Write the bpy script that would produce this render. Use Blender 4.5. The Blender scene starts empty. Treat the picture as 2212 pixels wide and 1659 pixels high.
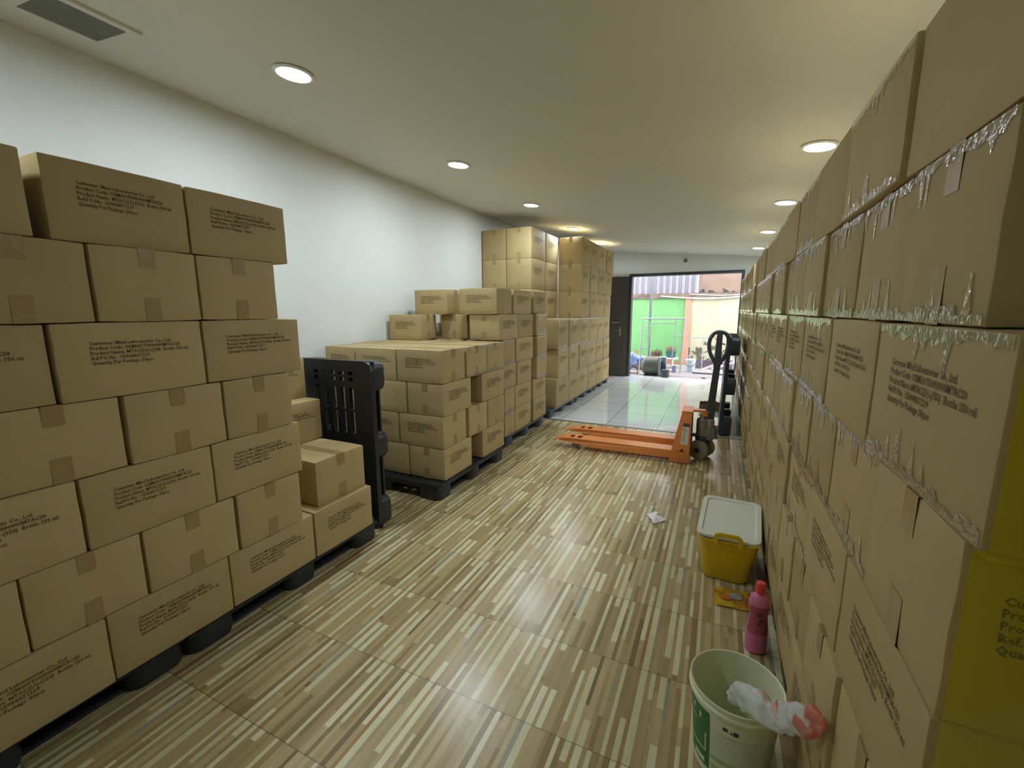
import bpy, bmesh, math, random
from mathutils import Vector, Matrix
C = bpy.context.scene.collection
SC = bpy.context.scene
PI = math.pi

# ------------------------------------------------------------------ camera, sky, exposure
cam_d = bpy.data.cameras.new('camera')
cam = bpy.data.objects.new('camera', cam_d); C.objects.link(cam)
F_PX = 938.47; YAW = math.radians(25.4305); PITCH = math.radians(9.5204); ROLL = math.radians(-0.2762)
cam_d.sensor_fit = 'HORIZONTAL'; cam_d.sensor_width = 36.0
cam_d.lens = 36.0 * F_PX / 2212.0
cam_d.clip_start = 0.02; cam_d.clip_end = 200
fw = Vector((-math.sin(YAW)*math.cos(PITCH), math.cos(YAW)*math.cos(PITCH), -math.sin(PITCH)))
rt = Vector((math.cos(YAW), math.sin(YAW), 0)); up = rt.cross(fw)
rt2 = math.cos(ROLL)*rt + math.sin(ROLL)*up; up2 = -math.sin(ROLL)*rt + math.cos(ROLL)*up
cam.matrix_world = Matrix(((rt2.x, up2.x, -fw.x, 0), (rt2.y, up2.y, -fw.y, 0), (rt2.z, up2.z, -fw.z, 1.4), (0, 0, 0, 1)))
SC.camera = cam
vs = SC.view_settings
vs.view_transform = 'Standard'; vs.look = 'None'; vs.exposure = 0.0; vs.gamma = 1.0; vs.use_curve_mapping = False

SKY = 8.0            # brightness of the overcast sky over the yard
LAMP = 255.0          # radiance of the ceiling lights
W = bpy.data.worlds.new('overcast_sky'); SC.world = W; W.use_nodes = True
bg = W.node_tree.nodes['Background']; bg.inputs[0].default_value = (1.0, 0.985, 1.0, 1); bg.inputs[1].default_value = SKY

# ------------------------------------------------------------------ materials
def srgb(r, g, b):
    f = lambda c: (c/255/12.92) if c/255 <= .04045 else ((c/255+.055)/1.055)**2.4
    return (f(r), f(g), f(b), 1)

def mat(name, col, rough=.5, spec=.5, metal=0., noise=None, bump=None, coat=0., trans=0., alpha=None):
    """noise = (scale, second colour, amount); bump = (scale, strength)"""
    m = bpy.data.materials.new(name); m.use_nodes = True
    n = m.node_tree.nodes; l = m.node_tree.links; b = n['Principled BSDF']
    b.inputs['Base Color'].default_value = col; b.inputs['Roughness'].default_value = rough
    b.inputs['Specular IOR Level'].default_value = spec; b.inputs['Metallic'].default_value = metal
    b.inputs['Coat Weight'].default_value = coat; b.inputs['Transmission Weight'].default_value = trans
    tc = n.new('ShaderNodeTexCoord')
    if noise:
        nt = n.new('ShaderNodeTexNoise'); nt.inputs['Scale'].default_value = noise[0]; nt.inputs['Detail'].default_value = 6
        l.new(tc.outputs['Object'], nt.inputs['Vector'])
        mp = n.new('ShaderNodeMapRange'); mp.inputs['From Min'].default_value = .35; mp.inputs['From Max'].default_value = .7
        mp.inputs['To Max'].default_value = noise[2]
        l.new(nt.outputs['Fac'], mp.inputs['Value'])
        mx = n.new('ShaderNodeMix'); mx.data_type = 'RGBA'; mx.inputs[6].default_value = col; mx.inputs[7].default_value = noise[1]
        l.new(mp.outputs['Result'], mx.inputs[0]); l.new(mx.outputs[2], b.inputs['Base Color'])
    if bump:
        nb = n.new('ShaderNodeTexNoise'); nb.inputs['Scale'].default_value = bump[0]; nb.inputs['Detail'].default_value = 4
        l.new(tc.outputs['Object'], nb.inputs['Vector'])
        bp = n.new('ShaderNodeBump'); bp.inputs['Strength'].default_value = bump[1]; bp.inputs['Distance'].default_value = .01
        l.new(nb.outputs['Fac'], bp.inputs['Height']); l.new(bp.outputs['Normal'], b.inputs['Normal'])
    if alpha is not None:
        b.inputs['Alpha'].default_value = alpha
    return m

def cardboard(name, col, col2):
    m = mat(name, col, .62, .3)
    n = m.node_tree.nodes; l = m.node_tree.links; b = n['Principled BSDF']
    oi = n.new('ShaderNodeObjectInfo'); tc = n.new('ShaderNodeTexCoord')
    nt = n.new('ShaderNodeTexNoise'); nt.inputs['Scale'].default_value = 5; nt.inputs['Detail'].default_value = 8
    vm = n.new('ShaderNodeVectorMath'); vm.operation = 'ADD'
    l.new(tc.outputs['Object'], vm.inputs[0]); l.new(oi.outputs['Location'], vm.inputs[1]); l.new(vm.outputs[0], nt.inputs['Vector'])
    mx = n.new('ShaderNodeMix'); mx.data_type = 'RGBA'; mx.inputs[6].default_value = col; mx.inputs[7].default_value = col2
    l.new(nt.outputs['Fac'], mx.inputs[0])
    hs = n.new('ShaderNodeHueSaturation'); mr = n.new('ShaderNodeMapRange')
    mr.inputs['To Min'].default_value = .9; mr.inputs['To Max'].default_value = 1.1
    l.new(oi.outputs['Random'], mr.inputs['Value']); l.new(mr.outputs['Result'], hs.inputs['Value'])
    l.new(mx.outputs[2], hs.inputs['Color']); l.new(hs.outputs['Color'], b.inputs['Base Color'])
    wv = n.new('ShaderNodeTexNoise'); wv.inputs['Scale'].default_value = 14; wv.inputs['Detail'].default_value = 3
    l.new(vm.outputs[0], wv.inputs['Vector'])
    bp = n.new('ShaderNodeBump'); bp.inputs['Strength'].default_value = .12; bp.inputs['Distance'].default_value = .01
    l.new(wv.outputs['Fac'], bp.inputs['Height']); l.new(bp.outputs['Normal'], b.inputs['Normal'])
    return m

M = {}
M['card'] = cardboard('cardboard', srgb(183, 161, 113), srgb(173, 151, 104))
M['tape'] = mat('brown_packing_tape', srgb(160, 134, 87), .32, .45, bump=(40, .15))
M['ink'] = mat('printed_ink', srgb(108, 92, 64), .7, .2)
M['black'] = mat('black_plastic', srgb(34, 36, 40), .42, .45, noise=(9, srgb(46, 46, 48), .8))
M['blueblack'] = mat('slate_plastic', srgb(48, 60, 68), .4, .45, noise=(9, srgb(60, 70, 78), .8))
M['wall'] = mat('white_paint', srgb(226, 228, 222), .75, .2, noise=(2.2, srgb(218, 220, 212), .5), bump=(60, .04))
M['ceil'] = mat('ceiling_paint', srgb(214, 212, 200), .7, .25, bump=(60, .03))
M['trim'] = mat('dark_door_frame', srgb(52, 56, 60), .45, .4)
M['door'] = mat('dark_brown_door', srgb(88, 82, 74), .5, .35, noise=(12, srgb(80, 74, 66), .7))
M['steel'] = mat('brushed_steel', srgb(190, 190, 186), .3, .5, 1.0)
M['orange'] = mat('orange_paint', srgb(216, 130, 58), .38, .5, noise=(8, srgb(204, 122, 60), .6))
M['greymetal'] = mat('grey_cast_metal', srgb(150, 150, 142), .45, .5, .3, noise=(30, srgb(112, 112, 106), .7))
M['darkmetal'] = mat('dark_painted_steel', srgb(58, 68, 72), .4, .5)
M['wheel'] = mat('worn_nylon_wheel', srgb(156, 146, 124), .55, .4, noise=(18, srgb(126, 118, 100), .7))
M['label'] = mat('paper_label', srgb(205, 198, 180), .5, .3)
M['lid'] = mat('white_plastic', srgb(226, 230, 216), .4, .45)
M['yellow'] = mat('yellow_plastic', srgb(218, 186, 24), .36, .5)
M['pink'] = mat('pink_plastic', srgb(214, 120, 158), .32, .5)
M['pinkdark'] = mat('bottle_label', srgb(186, 92, 110), .35, .4, noise=(26, srgb(150, 70, 96), .8))
M['red'] = mat('red_cap', srgb(232, 70, 54), .4, .5)
M['bucket'] = mat('cream_bucket_plastic', srgb(222, 226, 190), .38, .45)
M['green_label'] = mat('green_label', srgb(44, 112, 52), .4, .4)
M['palegreen'] = mat('pale_green_print', srgb(172, 196, 128), .4, .4)
M['cream'] = mat('cream_print', srgb(214, 220, 190), .4, .4)
M['ring'] = mat('white_lamp_ring', srgb(235, 235, 230), .4, .4)
M['vent'] = mat('grey_grille', srgb(120, 120, 108), .5, .4)
M['dark'] = mat('dark_void', srgb(22, 22, 22), .8, .1)
M['paper'] = mat('white_paper', srgb(232, 228, 226), .6, .3, bump=(25, .5))

def emission(name, col, s):
    m = bpy.data.materials.new(name); m.use_nodes = True
    n = m.node_tree.nodes; n.remove(n['Principled BSDF'])
    e = n.new('ShaderNodeEmission'); e.inputs[0].default_value = col; e.inputs[1].default_value = s
    m.node_tree.links.new(e.outputs[0], n['Material Output'].inputs[0]); return m
M['lamp'] = emission('lit_lamp_diffuser', (.79, .90, 1.0, 1), LAMP)

def film(name, tint, gloss, rough=.12, diffuse=0., bump=30, fres=1.0):
    """thin clear plastic: tinted see-through + glossy (+ a little milky diffuse)"""
    m = bpy.data.materials.new(name); m.use_nodes = True
    n = m.node_tree.nodes; l = m.node_tree.links; n.remove(n['Principled BSDF'])
    t = n.new('ShaderNodeBsdfTransparent'); t.inputs[0].default_value = tint
    g = n.new('ShaderNodeBsdfGlossy'); g.inputs['Roughness'].default_value = rough; g.inputs[0].default_value = (.9, .9, .9, 1)
    nb = n.new('ShaderNodeTexNoise'); nb.inputs['Scale'].default_value = bump; tc = n.new('ShaderNodeTexCoord')
    l.new(tc.outputs['Object'], nb.inputs['Vector'])
    bp = n.new('ShaderNodeBump'); bp.inputs['Strength'].default_value = .5; bp.inputs['Distance'].default_value = .01
    l.new(nb.outputs['Fac'], bp.inputs['Height']); l.new(bp.outputs['Normal'], g.inputs['Normal'])
    fr = n.new('ShaderNodeFresnel'); fr.inputs[0].default_value = 1.5
    mu = n.new('ShaderNodeMath'); mu.operation = 'MULTIPLY_ADD'; mu.inputs[1].default_value = fres; mu.inputs[2].default_value = gloss
    mu.use_clamp = True
    l.new(fr.outputs[0], mu.inputs[0])
    d = n.new('ShaderNodeBsdfDiffuse'); d.inputs[0].default_value = (tint[0], tint[1], tint[2], 1)
    m0 = n.new('ShaderNodeMixShader'); m0.inputs[0].default_value = diffuse
    l.new(t.outputs[0], m0.inputs[1]); l.new(d.outputs[0], m0.inputs[2])
    m1 = n.new('ShaderNodeMixShader'); l.new(mu.outputs[0], m1.inputs[0]); l.new(m0.outputs[0], m1.inputs[1]); l.new(g.outputs[0], m1.inputs[2])
    l.new(m1.outputs[0], n['Material Output'].inputs[0]); return m
M['clear'] = film('clear_tape', (.97, .96, .94, 1), .12, .1, .06, 60)
M['yfilm'] = film('yellow_wrap_film', (.97, .87, .10, 1), .0, .4, .2, 9, .1)

# --- wood strip floor tiles
def floor_wood():
    m = bpy.data.materials.new('wood_strip_tile'); m.use_nodes = True
    n = m.node_tree.nodes; l = m.node_tree.links; b = n['Principled BSDF']
    tc = n.new('ShaderNodeTexCoord'); sp = n.new('ShaderNodeSeparateXYZ'); l.new(tc.outputs['Object'], sp.inputs[0])
    def mth(op, a, b_=None, c=None):
        k = n.new('ShaderNodeMath'); k.operation = op
        for i, v in enumerate((a, b_, c)):
            if v is None: continue
            if isinstance(v, (int, float)): k.inputs[i].default_value = v
            else: l.new(v, k.inputs[i])
        return k.outputs[0]
    T = .402
    X = mth('ADD', sp.outputs[0], .935 + 10*T); Y = mth('ADD', sp.outputs[1], 10*T - 1.178)
    u = mth('DIVIDE', X, T); v = mth('DIVIDE', Y, T)
    ti = mth('FLOOR', u); tj = mth('FLOOR', v); fu = mth('FRACT', u); fv = mth('FRACT', v)
    # strips of uneven width, 18 to a tile
    s0 = mth('MULTIPLY', fu, 22.0)
    s1 = mth('ADD', s0, mth('MULTIPLY', mth('SINE', mth('MULTIPLY', fu, 53.0)), .16))
    si = mth('FLOOR', s1)
    def rnd(*xs):
        cb = n.new('ShaderNodeCombineXYZ'); w = n.new('ShaderNodeTexWhiteNoise'); w.noise_dimensions = '3D'
        for i, x in enumerate(xs):
            if isinstance(x, (int, float)): cb.inputs[i].default_value = x
            else: l.new(x, cb.inputs[i])
        l.new(cb.outputs[0], w.inputs['Vector']); return w.outputs['Value']
    key = mth('ADD', si, mth('MULTIPLY', mth('MODULO', ti, 2.0), 31.0))
    cut1 = mth('MULTIPLY_ADD', rnd(key, 1.0, 0.0), .85, -.3)
    cut2 = mth('MULTIPLY_ADD', rnd(key, 2.0, 0.0), .8, .5)
    seg = mth('ADD', mth('GREATER_THAN', fv, cut1), mth('GREATER_THAN', fv, cut2))
    c = mth('MULTIPLY_ADD', rnd(key, seg, mth('MODULO', tj, 2.0)), .5, mth('MULTIPLY', mth('MODULO', si, 2.0), .5))
    cr = n.new('ShaderNodeValToRGB'); cr.color_ramp.interpolation = 'CONSTANT'; e = cr.color_ramp.elements
    cols = [(0, (172, 152, 110)), (.10, (160, 138, 98)), (.19, (180, 160, 118)), (.27, (144, 124, 88)), (.34, (166, 150, 116)), (.40, (128, 108, 78)), (.44, (158, 124, 84)), (.47, (150, 148, 128)),
            (.50, (206, 200, 162)), (.62, (178, 160, 120)), (.72, (216, 210, 176)), (.80, (188, 172, 132)), (.89, (162, 144, 106)), (.96, (146, 128, 92))]
    e[0].position = 0; e[0].color = srgb(*cols[0][1]); e[1].position = cols[1][0]; e[1].color = srgb(*cols[1][1])
    for p, q in cols[2:]:
        k = e.new(p); k.color = srgb(*q)
    l.new(c, cr.inputs[0])
    gm = n.new('ShaderNodeMapping'); gm.inputs['Scale'].default_value = (60, 4, 1); l.new(tc.outputs['Object'], gm.inputs[0])
    gn = n.new('ShaderNodeTexNoise'); gn.inputs['Scale'].default_value = 1.6; gn.inputs['Detail'].default_value = 5; l.new(gm.outputs[0], gn.inputs['Vector'])
    gr = n.new('ShaderNodeMapRange'); gr.inputs['To Min'].default_value = .78; gr.inputs['To Max'].default_value = 1.04; l.new(gn.outputs['Fac'], gr.inputs['Value'])
    hv = n.new('ShaderNodeHueSaturation'); hv.inputs['Saturation'].default_value = 1.1; l.new(gr.outputs['Result'], hv.inputs['Value']); l.new(cr.outputs[0], hv.inputs['Color'])
    # thin grout
    du = mth('ABSOLUTE', mth('SUBTRACT', fu, .5)); dv = mth('ABSOLUTE', mth('SUBTRACT', fv, .5))
    gl = mth('MAXIMUM', mth('GREATER_THAN', dv, .4965), mth('MULTIPLY', mth('GREATER_THAN', du, .498), .35))
    mx = n.new('ShaderNodeMix'); mx.data_type = 'RGBA'; l.new(mth('MULTIPLY', gl, .75), mx.inputs[0])
    l.new(hv.outputs[0], mx.inputs[6]); mx.inputs[7].default_value = srgb(84, 72, 54)
    l.new(mx.outputs[2], b.inputs['Base Color'])
    b.inputs['Roughness'].default_value = .27; b.inputs['Specular IOR Level'].default_value = .5
    nb = n.new('ShaderNodeTexNoise'); nb.inputs['Scale'].default_value = 3; l.new(tc.outputs['Object'], nb.inputs['Vector'])
    rr = n.new('ShaderNodeMapRange'); rr.inputs['To Min'].default_value = .2; rr.inputs['To Max'].default_value = .34; l.new(nb.outputs['Fac'], rr.inputs['Value'])
    l.new(rr.outputs['Result'], b.inputs['Roughness'])
    bp = n.new('ShaderNodeBump'); bp.inputs['Strength'].default_value = .25; bp.inputs['Distance'].default_value = .002; bp.invert = True
    l.new(gl, bp.inputs['Height']); l.new(bp.outputs[0], b.inputs['Normal'])
    return m
M['wood'] = floor_wood()

def tile_floor():
    m = mat('polished_grey_tile', srgb(206, 212, 210), .06, .5)
    n = m.node_tree.nodes; l = m.node_tree.links; b = n['Principled BSDF']
    br = n.new('ShaderNodeTexBrick'); br.offset = 0; br.inputs['Scale'].default_value = 1
    br.inputs['Brick Width'].default_value = .6; br.inputs['Row Height'].default_value = .6; br.inputs['Mortar Size'].default_value = .004
    br.inputs['Color1'].default_value = srgb(208, 214, 212); br.inputs['Color2'].default_value = srgb(202, 208, 206); br.inputs['Mortar'].default_value = srgb(110, 112, 108)
    tc = n.new('ShaderNodeTexCoord'); l.new(tc.outputs['Object'], br.inputs['Vector']); l.new(br.outputs['Color'], b.inputs['Base Color'])
    return m
M['tile'] = tile_floor()

# ------------------------------------------------------------------ geometry helpers
def new_mesh(name, bm, m, bevel=0, seg=2, smooth=False):
    if bevel:
        bmesh.ops.bevel(bm, geom=[e for e in bm.edges if len(e.link_faces) == 2 and e.calc_face_angle(0) > .5], offset=bevel, segments=seg, profile=.5, affect='EDGES')
    bmesh.ops.recalc_face_normals(bm, faces=bm.faces)
    me = bpy.data.meshes.new(name); bm.to_mesh(me); bm.free()
    for mm in (m if isinstance(m, (list, tuple)) else [m]): me.materials.append(mm)
    if smooth:
        for p in me.polygons: p.use_smooth = True
        try: me.set_sharp_from_angle(angle=.7)
        except Exception: pass
    return me

def obj(name, me, parent=None, loc=(0, 0, 0), rz=0):
    o = bpy.data.objects.new(name, me); C.objects.link(o)
    o.location = loc; o.rotation_euler = (0, 0, rz)
    if parent: o.parent = parent
    return o

def make(name, bm, m, parent=None, bevel=0, seg=2, smooth=False, loc=(0, 0, 0)):
    return obj(name, new_mesh(name, bm, m, bevel, seg, smooth), parent, loc)

def tag(o, label, cat, group=None, kind=None):
    if label: o['label'] = label
    if cat: o['category'] = cat
    if group: o['group'] = group
    if kind: o['kind'] = kind
    return o

def empty(name, loc, label, cat, group=None, rz=0):
    o = bpy.data.objects.new(name, None); C.objects.link(o); o.location = loc; o.rotation_euler = (0, 0, rz)
    o.empty_display_size = .05
    return tag(o, label, cat, group)

def copy_tree(o, parent=None):
    c = o.copy(); C.objects.link(c); c.parent = parent
    for ch in list(o.children): copy_tree(ch, c)
    return c

def B(bm, x0, x1, y0, y1, z0, z1, mi=0):
    v = [bm.verts.new(p) for p in ((x0, y0, z0), (x1, y0, z0), (x1, y1, z0), (x0, y1, z0), (x0, y0, z1), (x1, y0, z1), (x1, y1, z1), (x0, y1, z1))]
    for f in ((3, 2, 1, 0), (4, 5, 6, 7), (0, 1, 5, 4), (1, 2, 6, 5), (2, 3, 7, 6), (3, 0, 4, 7)):
        fc = bm.faces.new([v[i] for i in f]); fc.material_index = mi
    return v

def prism(bm, pts, a, d0, d1, mi=0):
    """polygon pts (2D) extruded along axis a between d0 and d1"""
    def P(p, d): return {'x': (d, p[0], p[1]), 'y': (p[0], d, p[1]), 'z': (p[0], p[1], d)}[a]
    v0 = [bm.verts.new(P(p, d0)) for p in pts]; v1 = [bm.verts.new(P(p, d1)) for p in pts]
    fs = [bm.faces.new(v0), bm.faces.new(v1[::-1])]
    k = len(pts)
    for i in range(k): fs.append(bm.faces.new((v0[i], v0[(i+1) % k], v1[(i+1) % k], v1[i])))
    for f in fs: f.material_index = mi
    return v0 + v1

def lathe(bm, prof, seg=32, c=(0, 0), sx=1., sy=1., mi=0, cap0=True, cap1=True):
    rings = []
    for r, z in prof:
        rings.append([bm.verts.new((c[0] + sx*r*math.cos(2*PI*i/seg), c[1] + sy*r*math.sin(2*PI*i/seg), z)) for i in range(seg)])
    for a, b in zip(rings, rings[1:]):
        for i in range(seg):
            f = bm.faces.new((a[i], a[(i+1) % seg], b[(i+1) % seg], b[i])); f.material_index = mi
    if cap0: bm.faces.new(rings[0][::-1]).material_index = mi
    if cap1: bm.faces.new(rings[-1]).material_index = mi
    return rings

def tube(bm, pts, r, seg=10, closed=False, flat=1.):
    """round bar along a polyline; r is a number or a list"""
    pts = [Vector(p) for p in pts]; k = len(pts); rings = []; prev = None
    for i, p in enumerate(pts):
        if closed: t = (pts[(i+1) % k] - pts[i-1]).normalized()
        else: t = (pts[min(i+1, k-1)] - pts[max(i-1, 0)]).normalized()
        if prev is None:
            a = Vector((0, 0, 1)) if abs(t.z) < .9 else Vector((0, 1, 0))
            nrm = (a - t*a.dot(t)).normalized()
        else: nrm = (prev - t*prev.dot(t)).normalized()
        prev = nrm; bn = t.cross(nrm); rr = r[i] if isinstance(r, (list, tuple)) else r
        rings.append([bm.verts.new(p + nrm*rr*math.cos(2*PI*j/seg) + bn*rr*flat*math.sin(2*PI*j/seg)) for j in range(seg)])
    for i in range(k if closed else k-1):
        a, b = rings[i], rings[(i+1) % k]
        for j in range(seg): bm.faces.new((a[j], a[(j+1) % seg], b[(j+1) % seg], b[j]))
    if not closed: bm.faces.new(rings[0][::-1]); bm.faces.new(rings[-1])
    return rings

def slab(bm, xs, ys, hole, z0, z1):
    """plate cut on a grid; hole(i, j) -> True leaves the cell open"""
    vt, vb = {}, {}
    def V(d, i, j, z):
        if (i, j) not in d: d[(i, j)] = bm.verts.new((xs[i], ys[j], z))
        return d[(i, j)]
    nx, ny = len(xs)-1, len(ys)-1
    solid = lambda i, j: 0 <= i < nx and 0 <= j < ny and not hole(i, j)
    for i in range(nx):
        for j in range(ny):
            if not solid(i, j): continue
            bm.faces.new((V(vt, i, j, z1), V(vt, i+1, j, z1), V(vt, i+1, j+1, z1), V(vt, i, j+1, z1)))
            bm.faces.new((V(vb, i, j+1, z0), V(vb, i+1, j+1, z0), V(vb, i+1, j, z0), V(vb, i, j, z0)))
            for di, dj, p, q in ((-1, 0, (i, j+1), (i, j)), (1, 0, (i+1, j), (i+1, j+1)), (0, -1, (i, j), (i+1, j)), (0, 1, (i+1, j+1), (i, j+1))):
                if not solid(i+di, j+dj):
                    bm.faces.new((V(vb, *p, z0), V(vb, *q, z0), V(vt, *q, z1), V(vt, *p, z1)))

def rrect(w, d, r, k=5, cx=0, cy=0):
    out = []
    for (sx, sy, a0) in ((1, -1, -PI/2), (1, 1, 0), (-1, 1, PI/2), (-1, -1, PI)):
        for i in range(k+1):
            a = a0 + PI/2*i/k
            out.append((cx + sx*(w/2-r) + r*math.cos(a), cy + sy*(d/2-r) + r*math.sin(a)))
    return out

def loft(bm, loops, mi=0, cap0=True, cap1=True):
    rs = [[bm.verts.new(p) for p in L] for L in loops]
    for a, b in zip(rs, rs[1:]):
        k = len(a)
        for i in range(k): bm.faces.new((a[i], a[(i+1) % k], b[(i+1) % k], b[i])).material_index = mi
    if cap0: bm.faces.new(rs[0][::-1]).material_index = mi
    if cap1: bm.faces.new(rs[-1]).material_index = mi
    return rs

def NB(): return bmesh.new()
def struct(name, bm, m, bevel=0): return tag(make(name, bm, m, None, bevel), None, None, None, 'structure')

# ------------------------------------------------------------------ the room
XL, XR, YB, YF, YT = -3.05, 1.42, -1.5, 9.5, 5.2
SL = -.092
def ceil_z(x): return 2.433 + SL*x

bm = NB(); B(bm, XL-.1, XR+.1, YB-.1, YT, -.12, 0); struct('floor', bm, M['wood'])
bm = NB(); B(bm, XL-.1, XR+.1, YT+.05, YF+.2, -.12, -.002); struct('floor_far', bm, M['tile'])
bm = NB(); B(bm, XL, XR, YT, YT+.05, -.1, .004); struct('trim_1', bm, mat('floor_joint_strip', srgb(120, 116, 104), .4, .4))
bm = NB(); prism(bm, [(XL-.2, ceil_z(XL-.2)), (XR+.2, ceil_z(XR+.2)), (XR+.2, 2.95), (XL-.2, 2.95)], 'y', YB-.2, YF+.2); struct('ceiling', bm, M['ceil'])
bm = NB(); B(bm, XL-.15, XL, YB-.15, YF+.2, -.12, 2.8); struct('wall_left', bm, M['wall'])
bm = NB(); B(bm, XR, XR+.15, YB-.15, YF+.2, -.12, 2.8); struct('wall_right', bm, M['wall'])
bm = NB(); B(bm, XL-.15, XR+.15, YB-.15, YB, -.12, 2.8); struct('wall_back', bm, M['wall'])
DX0, DX1, DZ = -1.72, .31, 2.11
bm = NB(); B(bm, XL, DX0-.01, YF, YF+.15, -.12, 2.8); B(bm, DX1+.01, XR, YF, YF+.15, -.12, 2.8); B(bm, DX0-.01, DX1+.01, YF, YF+.15, DZ, 2.8)
struct('wall_far', bm, M['wall'])
# frame round the opening
bm = NB(); B(bm, DX0-.055, DX0, YF-.03, YF+.17, 0, DZ+.04); B(bm, DX1, DX1+.05, YF-.03, YF+.17, 0, DZ+.04); B(bm, DX0, DX1, YF-.03, YF+.17, DZ-.012, DZ+.04)
struct('trim_2', bm, M['trim'], .004)
# dark door leaf standing beside the opening
bm = NB(); B(bm, -2.62, DX0-.06, YF-.06, YF-.012, .008, 2.1)
dl = struct('door_1', bm, M['door'], .003)
bm = NB(); B(bm, -1.94, -1.90, YF-.072, YF-.0605, .86, 1.06); tube(bm, [(-1.92, YF-.07, .99), (-1.92, YF-.11, .99)], .01); tube(bm, [(-1.92, YF-.11, .99), (-1.98, YF-.112, .985), (-2.03, YF-.108, .98)], .009)
make('door_handle', bm, M['steel'], dl)
bm = NB(); tube(bm, [(-2.1, YF-.075, 1.15), (-1.94, YF-.075, 1.15)], .012); B(bm, -2.1, -2.08, YF-.075, YF-.0605, 1.14, 1.16); B(bm, -1.96, -1.94, YF-.075, YF-.0605, 1.14, 1.16)
make('slide_bolt', bm, M['steel'], dl)
# small dark sensor above the opening
bm = NB(); lathe(bm, [(.034, 0), (.034, .012), (.022, .03), (.0, .032)], 20, cap1=False)
bmesh.ops.rotate(bm, cent=(0, 0, 0), matrix=Matrix.Rotation(PI/2, 3, 'X'), verts=bm.verts)
sd = make('wall_sensor', bm, mat('grey_dome', srgb(112, 112, 108), .4, .4), None, 0, 2, True, (-.70, YF, 2.372))
tag(sd, 'small round grey sensor on the wall above the doorway', 'sensor')

# ------------------------------------------------------------------ ceiling lights and vent
ang = math.atan(-SL)
def ring_me():
    bm = NB(); lathe(bm, [(.078, .0), (.098, -.002), (.101, -.006), (.094, -.012), (.082, -.012), (.078, -.004), (.078, 0)], 40, cap0=False, cap1=False)
    return new_mesh('ring', bm, M['ring'], smooth=True)
def diff_me():
    bm = NB(); lathe(bm, [(.079, -.0045), (.079, -.0085)], 40)
    return new_mesh('diffuser', bm, M['lamp'])
RING, DIFF = ring_me(), diff_me()
ORD = ['first', 'second', 'third', 'fourth', 'fifth', 'sixth', 'seventh', 'eighth', 'ninth', 'tenth', 'eleventh', 'twelfth', 'thirteenth', 'fourteenth', 'fifteenth',
       'sixteenth', 'seventeenth', 'eighteenth', 'nineteenth', 'twentieth', 'twenty-first', 'twenty-second', 'twenty-third', 'twenty-fourth', 'twenty-fifth', 'twenty-sixth']
rows = ((-2.085, [.12, 1.765, 3.35, 4.93, 6.56, 8.18], 'row near the white wall'), (.478, [1.75, 3.39, 4.95, 6.63, 8.27], 'row above the right-hand boxes'))
for lx, ys, nm in rows:
    for i, ly in enumerate(ys):
        o = empty('ceiling_light', (lx, ly, ceil_z(lx)), f'lit round recessed ceiling light, {ORD[len(ys)-1-i]} from the doorway in the {nm}', 'ceiling light', 'recessed ceiling lights')
        o.rotation_euler = (0, ang, 0)
        obj('ring', RING, o); obj('diffuser', DIFF, o)
vx, vy = -2.64, 1.11
vo = empty('ceiling_vent', (vx, vy, ceil_z(vx)), 'grey slatted air vent with white frame in the ceiling corner', 'vent')
vo.rotation_euler = (0, ang, 0)
bm = NB(); hw, hl = .13, .135
for x0, x1, y0, y1 in ((-hw-.04, -hw, -hl-.04, hl+.04), (hw, hw+.04, -hl-.04, hl+.04), (-hw, hw, -hl-.04, -hl), (-hw, hw, hl, hl+.04)): B(bm, x0, x1, y0, y1, -.012, .002)
make('vent_frame', bm, M['ceil'], vo, .003)
bm = NB(); B(bm, -hw, hw, -hl, hl, -.001, .003)
make('vent_backing', bm, M['vent'], vo)
bm = NB()
for i in range(19):
    x = -hw + .007 + i*.0142
    B(bm, x, x+.0105, -hl, hl, -.009, -.002)
make('slats', bm, M['vent'], vo)

# ------------------------------------------------------------------ cartons
rnd = random.Random(7)
def carton_me(L, Wd, H, seed):
    r = random.Random(seed); bm = NB(); B(bm, -L/2, L/2, -Wd/2, Wd/2, 0, H)
    bmesh.ops.subdivide_edges(bm, edges=bm.edges[:], cuts=3, use_grid_fill=True)
    for v in bm.verts:
        ix = abs(abs(v.co.x)-L/2) < 1e-4; iy = abs(abs(v.co.y)-Wd/2) < 1e-4; iz = v.co.z < 1e-4 or v.co.z > H-1e-4
        if ix + iy + iz == 2:      # edges of a handled box are not quite straight
            if iz: v.co.x -= (1 if v.co.x > 0 else -1)*r.uniform(0, .0022)*ix; v.co.y -= (1 if v.co.y > 0 else -1)*r.uniform(0, .0022)*iy
            else: v.co.x -= (1 if v.co.x > 0 else -1)*r.uniform(0, .002); v.co.y -= (1 if v.co.y > 0 else -1)*r.uniform(0, .002)
        if ix + iy + iz == 3:
            v.co.x *= 1-r.uniform(.001, .006); v.co.y *= 1-r.uniform(.001, .006)
            v.co.z += (1 if v.co.z < H/2 else -1)*r.uniform(0, .003)
    return new_mesh('carton', bm, M['card'], .004, 2, True)
def tape_me(L, Wd, H, low, w=.05, tab=.065):
    """one strip of tape over the top (or under the bottom), folded down both ends"""
    bm = NB(); t = .0008; a = L/2+t
    path = [(-a, tab*1.25), (-a, -t*.2), (a, -t*.2), (a, tab*1.25)] if low else [(-a, H-tab), (-a, H+t), (a, H+t), (a, H-tab)]
    v = [[bm.verts.new((x, y, z)) for x, z in path] for y in (-w/2, w/2)]
    for i in range(3): bm.faces.new((v[0][i], v[0][i+1], v[1][i+1], v[1][i]))
    return new_mesh('packing_tape', bm, M['tape'])
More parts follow.
